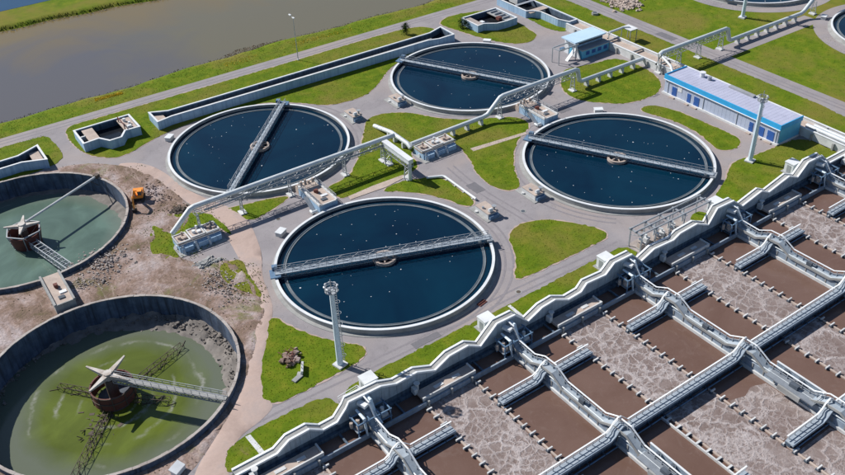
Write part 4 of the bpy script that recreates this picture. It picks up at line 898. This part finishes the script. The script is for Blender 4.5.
# outlet trough along the north wall
bp('trough_wall', MB().box(-43, 107, -33.0, -32.75, -4, -0.55), 'wall_concrete')
bp('trough_water', MB().add([(-43,-32.75,-1.1),(107,-32.75,-1.1),(107,BN-0.7,-1.1),(-43,BN-0.7,-1.1)], [(0,1,2,3)]), 'brown_water')
bp('trough_ledge', MB().box(-43, 107, BN-1.25, BN-0.7, -1.3, -0.45), 'shaded_wall')
tb = MB()
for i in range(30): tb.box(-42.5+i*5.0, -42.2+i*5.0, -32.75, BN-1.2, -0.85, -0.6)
each('trough_beam', tb, 'shaded_wall', basin, OFF)
HUMPS = (-40.1, -55.7, -71.0, -86.6)
TP = [(-29.8,3.7),(-31.3,3.6),(-32.8,1.65)]
for h_ in HUMPS: TP += [(h_+3.6,1.5),(h_+1.25,2.75),(h_-1.3,2.85),(h_-4.0,1.45)]
TP += [(-101.8,1.45)]; TP = sorted(TP, key=lambda q: -q[0])
DK = [(s, min(z, 3)-1.15) for s, z in TP]
RL = random.Random(4)
for T in TS:
    tw = bp('transverse_wall', MB().box(T-0.62, T+0.35, -101.8, -29.7, -4, 0.1), 'wall_concrete')
    bp('top_rail', ribbon(MB(), TP, 0.12, 0.34, (0.0,), 0.09, 'y', T), 'bright_white')
    bp('walkway_deck', ribbon(MB(), DK, -0.75, 0.40, (-0.25,), 0.0, 'y', T), 'walk_concrete')
    bp('toe_board', ribbon(MB(), DK, 0.30, 0.42, (0.0,), 0.35, 'y', T), 'wall_concrete')
    bp('kerb', ribbon(MB(), DK, -0.86, -0.72, (-0.3,), 0.14, 'y', T), 'grey_concrete')
    bp('ledge', MB().box(T-0.92, T-0.62, -101.8, -32.9, -2.5, -1.0), 'white_concrete')
    pp = MB()
    for q0, q1 in zip(TP, TP[1:]):
        nn = max(1, round(abs(q1[0]-q0[0])/1.25))
        for j in range(nn):
            u = (j+0.5)/nn; yy = q0[0]+(q1[0]-q0[0])*u; zz = q0[1]+(q1[1]-q0[1])*u; pp.box(T+0.16, T+0.27, yy-0.05, yy+0.05, zz-1.3, zz)
    stuff(bp('parapet_posts', pp, 'steel'))
    bp('mid_rail', ribbon(MB(), [(s, z-0.5) for s, z in TP], 0.17, 0.27, (-0.10,), 0.0, 'y', T), 'steel')
    # pipes and cable trays carried on the walkway wall
    bp('service_pipe', MB().tube([(T-0.45, -33.5, 0.45), (T-0.45, -101, 0.45)], 0.12, 8), 'pipe_cladding', smooth=True)
    pm = MB()
    for i in range(34): pm.box(T-0.70, T-0.63, -33.6-i*2.0, -33.4-i*2.0, -0.9, 0.1)
    stuff(bp('wall_ribs', pm, 'grey_concrete'))
    for h_ in (-47.8, -79): bp('control_box', MB().box(T-0.62, T-0.12, h_-0.5, h_+0.5, 0.35, 1.15), 'dark_concrete')
LY = [-39.3, -54.9, -70.2, -85.8]
for k, y in enumerate(LY):
    spans = [(TS[i]-9.3, TS[i]+9.3, TS[i]) for i in range(5)] if k % 2 == 0 else [(-43.2, 106.8, None)]
    top = 0.45 if k % 2 == 0 else 1.3
    for x0, x1, T in spans:
        x1 = min(x1, 106.8); pr = [(x0, top)]
        for T_ in (TS if T is None else [T]): pr += [(T_-2.4, top), (T_-1.5, top+0.5), (T_-1.0, top+1.2), (T_-0.1, top+1.75), (T_+0.5, top+1.6), (T_+2.0, top)]
        pr += [(x1, top)]; dk = [(s, z-0.95) for s, z in pr]
        bp('cross_wall', MB().box(x0, x1, y-0.55, y+0.32, -4, top-1.1), 'shaded_wall')  # darker than the transverse walls: shade of this side put into the colour
        bp('top_rail', ribbon(MB(), pr, 0.08, 0.30, (0.0,), 0.09, 'x', y), 'bright_white')
        bp('mid_rail', ribbon(MB(), [(s, z-0.45) for s, z in pr], 0.14, 0.24, (-0.10,), 0.0, 'x', y), 'steel')
        bp('walkway_deck', ribbon(MB(), dk, -0.95, 0.34, (-0.25,), 0.0, 'x', y), 'walk_concrete')
        bp('kerb', ribbon(MB(), dk, -1.03, -0.90, (-0.3,), 0.14, 'x', y), 'wall_concrete')
        pp = MB()
        for j in range(int((x1-x0)/1.25)): pp.box(x0+0.6+j*1.25, x0+0.7+j*1.25, y+0.14, y+0.24, top-1.0, top)
        stuff(bp('parapet_posts', pp, 'steel'))
        bp('service_pipe', MB().tube([(x0, y-1.15, -1.32), (x1, y-1.15, -1.32)], 0.12, 8), 'blue_steel', smooth=True)
        bk = MB()
        for i in range(int((x1-x0)/3.1)): bk.box(x0+1+i*3.1, x0+1.18+i*3.1, y-1.3, y-0.5, -1.5, -1.2)
        stuff(bp('brackets', bk, 'dark_concrete'))
        rb_ = MB()
        for i in range(int((x1-x0)/2.3)): rb_.box(x0+0.8+i*2.3, x0+0.95+i*2.3, y-0.63, y-0.55, -1.5, top-1.0)
        stuff(bp('wall_ribs', rb_, 'blue_steel'))
# foaming strips with their low curtain beams and stubs
RF = random.Random(12)
stub_me = {}
for i in range(-1, 5):
    T = TS[0]+27.5*i
    s0, s1 = T+9.17, T+18.33
    fs = []
    for y0, y1 in ((-33.05, -54.5), (-55.5, -85.4), (-86.4, -101)):
        nn = 24; L_ = [(s0+0.15+RF.uniform(-.25,.3), y0+(y1-y0)*j/nn) for j in range(nn+1)]; R_ = [(s1-0.15+RF.uniform(-.3,.25), y0+(y1-y0)*j/nn) for j in range(nn, -1, -1)]
        q = L_+R_; bp('foam', MB().add([(x, y, ZW+0.02) for x, y in q], [tuple(range(len(q)-1, -1, -1))]), 'foam')
    for e, s in enumerate((s0, s1)):
        for y0, y1 in ((-33.0, -54.3), (-56.0, -101)):
            bm_ = bp('curtain_beam', MB().box(s-0.16, s+0.16, y1, y0, -2.4, -1.30), 'beige_concrete')
            ladder = (i == 1 and e == 0 and y0 < -50)
            n = int((y0-y1)/1.85)
            if ladder: bp('curtain_beam', MB().box(s-1.15, s-0.9, y1, y0, -2.4, -1.12), 'white_concrete')
            for j in range(n):
                if y1 < -90 and j > 16: break
                kk = ('l' if ladder else 's') + str(j % 3); ln = 1.1 if ladder else 0.95+0.12*(j % 3)
                if kk not in stub_me:
                    mm = MB().box(-ln/2, ln/2, -0.11, 0.11, -1.32, -1.02) if not ladder else MB().box(-1.0, 0.1, -0.16, 0.16, -1.30, -1.06)
                    o = bp('stub', mm, 'white_concrete', bm_); stub_me[kk] = o.data
                else: o = link('stub', stub_me[kk], bm_)
                o.location = (s+(0.12 if e else -0.12), y0-0.9-j*1.85, 0)
                # dark gate plate under each stub
            gp_ = MB()
            for j in range(min(n, 24)): gp_.box(s-0.5, s-0.16, y0-1.15-j*1.85, y0-0.65-j*1.85, -1.6, -1.2)
            stuff(bp('gate_plates', gp_, 'dark_concrete'))
    # platform at the head of each strip
    pf = bp('head_platform', MB().box(s0-0.3, s1+0.4, -32.4, -30.5, -0.55, -0.15), 'beige_concrete')
    bp('platform_edge', MB().box(s0-0.3, s1+0.4, -32.62, -32.4, -0.7, 0.12).box(s1+0.4, s1+0.65, -32.62, -30.4, -0.7, 0.12), 'white_concrete')
    each('platform_post', MB().box(s0+0.2,s0+0.5,-33.3,-32.7,-1.6,-0.3).box((s0+s1)/2,(s0+s1)/2+0.3,-33.3,-32.7,-1.6,-0.3).box(s1-0.6,s1-0.3,-33.3,-32.7,-1.6,-0.3), 'grey_concrete', basin, OFF)
    bp('gate_valve', MB().cyl((s0+0.2,-30.2),0.3,-0.6,1.2,10).cyl((s0+0.2,-30.2),0.5,1.15,1.22,12).box(s0-0.7,s0-0.1,-30.9,-29.9,-0.4,0.7), 'white_concrete')
    each('hatch', MB().box(s0+2.5,s0+4.2,-31.8,-31.2,-0.15,-0.05).box(s0+6.0,s0+7.4,-31.8,-31.2,-0.15,-0.05), 'white_concrete', basin, OFF)
# foam drifting over the corridors nearest the camera
def blob(cx_, cy_, rx, ry, seed, n=40):
    rg = random.Random(seed); ph = [rg.random()*6.28 for _ in range(4)]
    return [(cx_+rx*math.cos(a)*(1+0.10*math.sin(3*a+ph[0])+0.07*math.sin(7*a+ph[1])), cy_+ry*math.sin(a)*(1+0.10*math.sin(4*a+ph[2])+0.06*math.sin(9*a+ph[3]))) for a in (2*math.pi*i/n for i in range(n))]
def clip_x(p, x0, x1, y0, y1): return [(min(max(x, x0), x1), min(max(y, y0), y1)) for x, y in p]
for p in (clip_x(blob(27.4,-66.0,7.0,6.5,1), 23.5, 31.2, -69.3, -59), clip_x(blob(27.5,-77,8,8,2), 23.5, 31.2, -85, -71.8)):
    bp('foam', MB().add([(x, y, ZW+0.015) for x, y in p], [tuple(range(len(p)))]), 'foam')
# platforms widening the transverse walls
for T, y in ((TS[1], -64.0), (TS[2], -64.4), (TS[3], -64.0)):
    b_ = bp('wall_platform', MB().box(T-1.6, T+1.1, y-4.2, y+4.0, 0.35, 0.55), 'deck_steel')
    r0 = MB(); railing(r0, [(T+1.1,y+4,0.55),(T+1.1,y-4.2,0.55),(T-0.8,y-4.2,0.55)], 1.05, 1.2, 0.07); bp('platform_railing', r0, 'white_paint')
    bp('railing_panel', MB().box(T+1.05, T+1.12, y-4.2, y+4.0, 0.56, 1.55), 'wall_concrete'); bp('railing_cap', MB().box(T+0.95, T+1.22, y-4.3, y+4.1, 1.60, 1.74), 'white_paint')
    each('sluice_gear', MB().cyl((T+0.6,y+2.2),0.3,0.55,1.6,10).cyl((T+0.6,y-0.4),0.3,0.55,1.6,10).box(T-0.9,T-0.2,y-1,y+0.4,0.55,1.2), 'dark_concrete', basin, OFF)
    bp('bracket', MB().box(T-1.9,T-1.6,y-2.2,y+1.6,-0.4,0.45), 'grey_concrete')
# gate gear where every transverse wall meets the north wall
for T in TS:
    fr_ = MB()
    for x in (T-2.6, T-0.6, T+1.2, T+3.0):
        for y in (-32.6, -30.6): fr_.bar((x,y,-0.8),(x,y,1.7),0.16)
        fr_.bar((x,-32.6,1.7),(x,-30.0,1.7),0.18)
    for y in (-32.6, -30.6): fr_.bar((T-2.8,y,1.7),(T+3.2,y,1.7),0.18); fr_.bar((T-2.8,y,0.2),(T+3.2,y,0.2),0.14)
    bp('gate_frame', fr_, 'blue_steel')
    bp('gate_deck', MB().box(T-2.8, T+3.0, -32.5, -30.0, 0.0, 0.1), 'deck_steel')
    bp('air_pipe', MB().tube([(T+0.9,-29.6,3.2),(T+0.9,-30.6,3.2),(T+0.9,-31.6,1.2),(T+0.9,-33.4,0.6)], 0.26, 10).tube([(T-1.4,-30.2,2.2),(T-1.4,-32.4,2.2),(T-1.4,-32.9,-0.8)],0.2,10), 'mast_paint', smooth=True)
    bp('gear_motor', MB().cyl((T-2.0,-31.4),0.3,0.1,1.5,10).cyl((T-2.9,-31.0),0.26,0.1,1.1,10).box(T-2.5,T-1.6,-32.2,-31.7,0.1,0.8), 'beige_concrete')
    bp('gear_motor', MB().cyl((T+2.2,-31.5),0.28,0.1,1.6,10).box(T+1.7,T+2.8,-32.3,-31.8,0.1,0.7), 'white_concrete')
    bp('cover', MB().obox((T-0.4,-30.4,2.9),(0.8,1.6,0.5),0.3), 'white_paint')

# white cabins standing outside the wall
for (x, y), lab in zip(((-19.4,-26.0),(3.7,-25.7),(30.9,-25.3),(60.6,-24.9),(84.2,-24.8)),
        ('white cabin beside the scalloped wall, below the front mast shadow', 'white cabin on the grass strip by the scalloped wall, nearest the front tank', 'white cabin by the scalloped wall just left of the steel frames',
         'white cabin by the scalloped wall just right of the steel frames', 'white cabin on the lawn by the scalloped wall, rightmost of the row')):
    t = thing('switch_cabin', lab, 'cabin', (x, y, 0), BAS_RZ, 'white cabins along the scalloped wall')
    part('body', MB().box(-1.1,1.1,-1.0,1.0,-0.05,2.3), 'white_paint', t); part('roof', MB().box(-1.2,1.2,-1.1,1.1,2.3,2.45), 'white_paint', t)
    part('door', MB().box(-1.14,-1.1,-0.5,0.4,0.1,1.9), 'steel', t); part('slab', MB().box(-1.6,1.5,-1.2,1.4,-0.1,0.13), 'grey_concrete', t)
t = thing('hand_railing', 'thin white railing beside the cabin at the basin wall below the front mast', 'railing', (-24.6,-25.6,0))
part('rail', railing(MB(), [(0,0,0),(3.6,0.4,0),(3.8,-1.6,0)], 1.0, 1.2, 0.06), 'white_paint', t)

# steel frames over the blower sets
t = thing('pipe_rack', 'row of white steel portal frames beside the right tank', 'frame')
for x in (38.9, 42.6, 46.4, 50.2, 56.9):
    f_ = MB(); f_.bar((x,-23.4,0),(x,-23.4,3.9),0.2); f_.bar((x,-26.2,0),(x,-26.2,3.9),0.2); f_.bar((x,-23.0,3.9),(x,-26.6,3.9),0.34,0.22); f_.bar((x,-23.4,2.6),(x,-26.2,3.8),0.1)
    part('portal_frame', f_, 'steel', t)
for y in (-23.5, -24.8, -26.1): part('rail_beam', MB().bar((38.4,y,4.1),(57.4,y,4.1),0.2,0.26), 'steel', t)
for x in (42.6, 46.4, 50.2): part('pipe_drop', MB().tube([(x+1.2,-24.8,4.0),(x+1.2,-24.8,1.2)],0.16,8), 'pipe_cladding', t, smooth=True)
for i, (x, y) in enumerate(((40.2,-25.4),(42.2,-24.6),(44.2,-25.6),(45.9,-25.0),(47.9,-25.8),(49.3,-24.4))):
    t = thing('blower_set', ('beige blower set under the first steel frame from the left', 'beige blower set between the first two steel frames', 'blower set under the second steel frame from the left',
        'blower set before the third steel frame from the left', 'blower set just right of the third steel frame', 'blower set under the fourth steel frame from the left')[i], 'blower', (x, y, 0), R(8*i), 'blower sets under the steel frames')
    part('skid', MB().box(-0.85,0.85,-0.6,0.6,0,0.3), 'grey_concrete', t); part('housing', MB().box(-0.7,0.25,-0.5,0.5,0.3,1.35), 'beige_concrete' if i % 2 == 0 else 'white_concrete', t)
    part('motor', MB().tube([(0.25,0,0.75),(0.85,0,0.75)],0.3,12), 'white_paint', t, smooth=True); part('outlet', MB().tube([(-0.2,0,1.35),(-0.2,0,1.9),(-0.2,0.7,2.0)],0.17,10), 'pipe_cladding', t, smooth=True)

# ================================================================ EXCAVATOR
t = thing('excavator', 'orange crawler excavator digging beside the half drained tank', 'excavator', (-29.6, 48.6, 0.15), R(244)); t.scale = (0.86, 0.86, 0.86)
for s in (-1, 1):
    tr = part('track', MB().box(-1.5,1.5,s*1.15-0.28,s*1.15+0.28,0.12,0.75), 'black_rubber', t)
    w_ = MB()
    for x in (-1.5, 1.5): w_.tube([(x,s*1.15-0.27,0.43),(x,s*1.15+0.27,0.43)],0.34,14)
    each('sprocket', w_, 'black_rubber', tr, None, True)
part('undercarriage', MB().box(-0.9,0.9,-0.9,0.9,0.4,0.95), 'black_rubber', t)
h_ = part('house', MB().box(-1.9,1.0,-1.25,1.25,0.98,1.9).box(-2.1,-0.9,-1.2,1.2,0.98,2.1), 'orange_paint', t)
part('counterweight', MB().lathe([(0.3,1.0),(1.25,1.0),(1.25,1.85),(0.3,1.85)],10,R(100),R(260),(-1.2,0,0)), 'orange_paint', h_)
c_ = part('cab', MB().box(-0.2,1.25,0.25,1.25,1.9,2.95).box(-0.25,1.3,0.2,1.3,2.95,3.05), 'orange_paint', t)
part('windscreen', MB().box(1.25,1.29,0.35,1.15,1.95,2.85), 'dark_concrete', c_); part('side_window', MB().box(0.0,1.1,1.25,1.28,2.0,2.85), 'dark_concrete', c_)
part('boom', MB().bar((0.9,-0.25,1.7),(2.6,-0.25,4.1),0.4,0.55).bar((2.5,-0.25,4.05),(4.9,-0.25,3.4),0.36,0.48), 'orange_paint', t)
part('stick', MB().bar((4.6,-0.25,3.7),(5.6,-0.25,1.0),0.3,0.36), 'orange_paint', t)
part('hydraulic_ram', MB().bar((1.2,-0.25,1.4),(2.7,-0.25,3.5),0.14).bar((2.8,-0.25,4.4),(4.6,-0.25,3.9),0.12), 'steel', t)
part('bucket', MB().add([(5.2,-0.75,1.0),(5.2,0.25,1.0),(6.0,0.25,1.0),(6.0,-0.75,1.0),(4.9,-0.75,0.2),(4.9,0.25,0.2),(5.7,0.25,0.0),(5.7,-0.75,0.0)], [(3,2,1,0),(4,5,6,7),(0,1,5,4),(1,2,6,5),(2,3,7,6),(3,0,4,7)]), 'black_rubber', t)

# ================================================================ SHRUBS, DEBRIS, RUBBLE
def shrub(label, x, y, h, r_, seed, n=900):
    rg = random.Random(seed); t = thing('shrub', label, 'shrub', (x, y, 0.05))
    tr = MB().tube([(0,0,0),(0.05,0,h*0.7)],0.09,6,True,0.03)
    for i in range(7): a = rg.random()*6.28; tr.tube([(0,0,h*(0.15+0.07*i)),(r_*.7*math.cos(a),r_*.7*math.sin(a),h*(0.35+0.08*i))],0.035,5,True,0.012)
    part('trunk', tr, 'bark', t); m_ = MB(); cl = [(rg.gauss(0,r_*.45), rg.gauss(0,r_*.45), h*rg.uniform(.25,.9), rg.uniform(.25,.5)*r_) for _ in range(14)]
    for i in range(n):
        c = rg.choice(cl); p = Vector((c[0]+rg.gauss(0,c[3]), c[1]+rg.gauss(0,c[3]), max(0.1, c[2]+rg.gauss(0,c[3])))); k = 1-0.35*max(0,p.z/h-0.4)
        p.x *= k; p.y *= k; u = Vector((rg.gauss(0,1),rg.gauss(0,1),rg.gauss(0,1))).normalized(); v = u.cross(Vector((rg.random(),rg.random(),rg.random()))).normalized(); s = rg.uniform(.09,.2)
        m_.add([p-u*s, p+v*s*.6, p+u*s, p-v*s*.6], [(0,1,2,3)])
    part('crown', m_, 'leaves', t)
shrub('dark conical shrub between the pond road and the long channel', 62.0, 86.4, 3.2, 0.9, 1)
shrub('dark rounded shrub at the corner of the chamber above the top tank', 76.9, 79.8, 2.4, 1.3, 2)

def heap(name, label, cx_, cy_, rx, ry, n, sizes, mat, seed, z=0.1, hz=0.5):
    rg = random.Random(seed); m_ = MB()
    for i in range(n):
        x, y = rg.gauss(0, .5), rg.gauss(0, .5); d2 = x*x+y*y
        stone(m_, cx_+x*rx, cy_+y*ry, z+hz*math.exp(-2.5*d2)*rg.random(), rg.choice(sizes), rg)
    tag(m_.build(name, mat), label, 'rubble', kind='stuff')
heap('rubble', 'grey broken concrete strewn below the half drained tank', -42.0, 31.5, 6.5, 4.5, 420, [.07,.1,.15,.24], 'rubble', 1)
heap('rubble', 'pale spoil heaped between the drained tank and the dirt track', -27.6, 11.5, 3.6, 7.0, 340, [.07,.1,.16], 'rubble', 2)
heap('rubble', 'spoil scattered round the excavator', -26.4, 48.5, 3.2, 8.0, 260, [.08,.12,.2], 'dirt', 3)
heap('rubble', 'dark scrap and stones by the end of the raised pipe', -24.4, 39.8, 1.6, 1.2, 70, [.15,.25,.3], 'rust_lattice', 4)
heap('rubble', 'dark stones beside the pavement below the left valve house', -27.2, 19.6, 2.2, 1.2, 110, [.15,.25,.4], 'grey_concrete', 5)
heap('rubble', 'pinkish rubble on the grass at the top edge beyond the straight road', 125.6, 64.6, 4.5, 5.5, 200, [.25,.4,.6], 'beige_concrete', 6)
heap('rubble', 'gravelly spoil at the foot of the weathered chamber', -46.6, 26.5, 4.2, 3.2, 240, [.07,.1,.16], 'rubble', 8)
t = thing('debris_heap', 'brown debris heap on the lawn before the muddy drained tank', 'debris', (-26.2, -13.0, 0.06))
rg = random.Random(31); m_ = MB()
for i in range(90): stone(m_, rg.gauss(0,.75), rg.gauss(0,.8), abs(rg.gauss(0,.3)), rg.choice([.12,.2,.3,.4]), rg)
o = part('stones', m_, 'dirt', t); o['kind'] = 'stuff'
m_ = MB()
for i in range(26):
    p = Vector((rg.gauss(0,.7), rg.gauss(0,.7), rg.uniform(.1,.7))); m_.bar(p, p+Vector((rg.uniform(-1.1,1.1), rg.uniform(-1.1,1.1), rg.uniform(-.2,.4))), 0.09)
part('branches', m_, 'rust', t)
t = thing('concrete_slab', 'upright white concrete slab leaning beside the debris heap', 'slab', (-25.9, -16.4, 0.06), R(60))
part('slab', MB().obox((0,0,0.45),(2.3,0.35,0.9),0,0.2), 'white_concrete', t); part('lifting_lug', MB().tube([(-.5,0,.85),(-.5,0,1.05),(-.3,0,1.05),(-.3,0,.85)],0.03,6).tube([(.5,0,.85),(.5,0,1.05),(.3,0,1.05),(.3,0,.85)],0.03,6), 'rust', t)
t = thing('concrete_slab', 'grey broken slab lying on the lawn below the debris heap', 'slab', (-27.4, -17.6, 0.06), R(20))
part('slab', MB().obox((0,0,0.12),(1.8,0.8,0.25),0,0.05).obox((0.9,0.5,0.1),(0.7,0.5,0.2),0.5), 'grey_concrete', t); part('rebar', MB().bar((-0.9,0.1,0.2),(-1.4,0.2,0.35),0.04), 'rust', t)
t = thing('steel_plate', 'rusty red plate on the road at the front tank', 'plate', (7.0, -20.2, 0.01), R(12))
part('plate', MB().box(-0.9,0.9,-0.45,0.45,0,0.12), 'rust', t); part('stiffener', MB().box(-0.9,0.9,-0.06,0.06,0.12,0.26), 'rust', t)
t = thing('valve_box', 'white valve box beside the dirt track at the bottom edge', 'valve box', (-49.6, -24.0, 0.1), R(30))
part('body', MB().box(-0.9,0.9,-0.6,0.6,0,0.7), 'white_paint', t); part('lid', MB().obox((0,0.1,0.85),(2.0,1.4,0.1),0,0.25), 'white_paint', t)
t = thing('concrete_well', 'dark round well head on the lawn by the straight road', 'well', (113.0, 63.8, 0.07))
part('ring', MB().ring(0.7,1.0,-0.1,0.6,20), 'grey_concrete', t); part('lid', MB().cyl((0,0),0.72,0.3,0.5,20), 'dark_concrete', t)
for i, (x, y, lab) in enumerate(((30.8,-2.6,'dark round manhole cover on the road between the two nearer tanks'), (44.5,-21.3,'small manhole cover near the steel frames'), (14.0,-21.6,'small manhole cover on the road below the front tank'), (-9.5,24.6,'manhole cover in the yard left of the distribution chamber'))):
    t = thing('manhole', lab, 'manhole', (x, y, 0)); part('frame', MB().ring(0.42,0.58,-0.05,0.03,20), 'grey_concrete', t); part('cover', MB().cyl((0,0),0.42,-0.05,0.025,20), 'dark_concrete' if i == 0 else 'rust_lattice', t)

# ================================================================ GRASS AND WEEDS
def tufts(regions, dens, hmin, hmax, mat, name, label, seed, cap=60000, z0=0.05, no_pits=False):
    rg = np.random.default_rng(seed); V = []; Fc = []; tot = 0
    for poly, d_ in regions:
        P = np.array(poly); lo, hi = P.min(0), P.max(0); n = int((hi-lo).prod()*dens*d_)
        q = rg.uniform(lo, hi, (n, 2)); q = q[inside(q[:,0], q[:,1], poly)]
        V.append(np.c_[q, np.full(len(q), z0)])
    q = np.concatenate(V)
    if no_pits:
        for c in (PIT_E, PIT_F): q = q[np.hypot(q[:,0]-c[0], q[:,1]-c[1]) > 21.4]
    if len(q) > cap: q = q[rg.permutation(len(q))[:cap]]
    n = len(q); verts = []
    for k in range(2):
        a = rg.uniform(0, 6.283, n); w = rg.uniform(.06, .16, n); h = rg.uniform(hmin, hmax, n); lx, ly = rg.normal(0, .07, n), rg.normal(0, .07, n)
        d_ = np.c_[np.cos(a)*w, np.sin(a)*w, np.zeros(n)]; top = q+np.c_[lx, ly, h]
        verts.append(np.stack([q-d_, q+d_, top], 1))
    v = np.concatenate(verts).reshape(-1, 3); me = bpy.data.meshes.new(name)
    me.vertices.add(len(v)); me.vertices.foreach_set('co', v.ravel()); nt_ = len(v)//3
    me.loops.add(len(v)); me.loops.foreach_set('vertex_index', np.arange(len(v))); me.polygons.add(nt_); me.polygons.foreach_set('loop_start', np.arange(nt_)*3)
    me.update(); me.validate(); me.materials.append(M[mat]); tag(link(name, me), label, 'grass', kind='stuff')
scat = [(blob(-27.5,33,8.5,11,21), .35), (blob(-24.5,11,4.5,8.5,22), .4), (blob(-33,60,9,6,23), .12), (blob(-49,27,2.5,5,24), .5)]
vis = [(LAWN_POLY[k], 1.0) for k in LAWN_POLY if k not in ('w1', 'ch3', 'ch1')] + [(LAWN_POLY['ch3'], .5), (LAWN_POLY['ch1'], .7), ([(-60,73),(-41,74),(-37,80),(-38,90.5),(-60,90.5)], .7)]
tufts(vis, 9, .03, .10, 'grass_blades', 'grass', 'short rough grass growing over the lawns', 1)
bank = [([(x, 95.4) for x in (-60, 110)]+[(x, near_bank(x)-2.4) for x in range(110, -61, -6)], 1), ([(120.6,26.6),(150,26.6),(150,90),(120.6,90)], .35), ([(120.6,-20),(150,-10),(150,20),(120.6,20)], .35)]
tufts(bank, 4, .04, .12, 'grass_blades', 'grass', 'longer grass along the pond bank and beyond the straight road', 2, 30000, -0.03)
tufts([([(x, near_bank(x)-2.6) for x in range(-60, 111, 5)]+[(x, near_bank(x)+0.1) for x in range(110, -61, -5)], 1)], 4, .1, .35, 'reed_straw', 'reeds', 'dry reeds fringing the near edge of the pond', 3, 9000, -0.6)
tufts([(dirt_poly, 1)], 0.5, .06, .2, 'dry_weeds', 'weeds', 'sparse weeds on the bare earth', 4, 9000, 0.1, True)
tufts([([(-22.6,100.3),(-15.5,100.0),(-15.3,101.6),(-22.4,102)], 1), ([(33,99.5),(52,98.5),(52,101),(33,102)], .15), ([(12,98),(22,98),(22,101),(12,101)], .12)], 45, .06, .2, 'yellow_bloom', 'flowers', 'yellow flowers patched along the pond bank', 5, 6000, 0.02)
tufts([(blob(23.5,106.6,9.5,2.6,8), 1), (blob(30,105.4,6,2.0,9), 1)], 7, .05, .22, 'red_stems', 'reeds', 'reddish brown reeds in the shallows behind the street lamp', 6, 3000, -0.9)
far = [(x, far_bank(x)-0.8) for x in range(-90, 121, 5)]+[(x, far_bank(x)+2.2) for x in range(120, -91, -5)]
tufts([(far, 1)], 5, .2, .9, 'leaves', 'weeds', 'dark weeds along the far edge of the pond', 7, 6000, -0.6)
tufts(scat, 9, .06, .2, 'grass_blades', 'weeds', 'green weeds invading the bare earth beside the track', 8, 20000, 0.14, True)

def ribbon_path(pts, w, z):
    m_ = MB(); pts = [Vector(p) for p in pts]; k = len(pts)
    for i in range(k):
        d = (pts[min(i+1, k-1)]-pts[max(i-1, 0)]).normalized(); n = Vector((-d.y, d.x)); m_.v += [(*(pts[i]+n*w/2), z), (*(pts[i]-n*w/2), z)]
    m_.f = [(2*i+1, 2*i+3, 2*i+2, 2*i) for i in range(k-1)]
    return m_
def arc(c, r, a0, a1, n=28): return [(c[0]+r*math.cos(R(a0+(a1-a0)*i/n)), c[1]+r*math.sin(R(a0+(a1-a0)*i/n))) for i in range(n+1)]
worn('tyre_dust', (0.245, 0.222, 0.235), (0.205, 0.188, 0.20), 0.5, 0.9, 3, 0.4)
worn('new_asphalt', (0.17, 0.162, 0.175), (0.14, 0.134, 0.146), 0.5, 0.9, 4, 0.3)
MARKS = [('along the road below the front tank', [(-40+i*3.4, -21.6+0.25*math.sin(i*0.5)) for i in range(24)]), ('along the pond road', [(-60+i*6, 92.6+0.2*math.sin(i*0.7)) for i in range(30)]),
         ('along the straight road', [(117.2+0.2*math.sin(i*0.6), -30+i*4.2) for i in range(29)]), ('round the front tank', arc((0, 0), 22.9, -100, 20)), ('round the right tank', arc((59, 0), 22.8, 95, 225)),
         ('through the middle of the yard', [(29.2+0.5*math.sin(i*0.35), -16+i*1.9) for i in range(20)]), ('round the steep bridged tank', arc((0, 52.5), 22.8, -50, 40))]
for i, (w, pts) in enumerate(MARKS):
    for off in (0, 1):
        q = []
        for j, p in enumerate(pts):
            a, b = Vector(pts[max(j-1, 0)]), Vector(pts[min(j+1, len(pts)-1)]); d = (b-a).normalized(); q.append((p[0]-d.y*1.5*(off-0.5), p[1]+d.x*1.5*(off-0.5)))
        tag(ribbon_path(q, 0.42, 0.008+0.002*i+0.001*off).build('tyre_mark', 'tyre_dust'), ('left' if off else 'right')+' faint dusty tyre mark '+w, kind='structure')
for i, (x, y, w, d, lab) in enumerate(((28.6,10,2.4,3.8,'between the two inner pump units'), (-6,-22.2,5.2,1.4,'on the road below the front tank'), (48,-21.2,4.2,1.6,'left of the steel frames'), (-8,26.5,3.6,2.2,'left of the distribution chamber'), (88.4,18,2.2,3.2,'at the left end of the long building'), (66,24.6,3.4,1.8,'right of the far distribution chamber'), (117,40,2.6,6,'on the straight road'))):
    tag(MB().prism(ragged([(x-w/2,y-d/2),(x+w/2,y-d/2),(x+w/2,y+d/2),(x-w/2,y+d/2)], 0.04, i), -0.01, 0.03).build('asphalt_patch', 'new_asphalt'), 'darker asphalt patch '+lab, kind='structure')
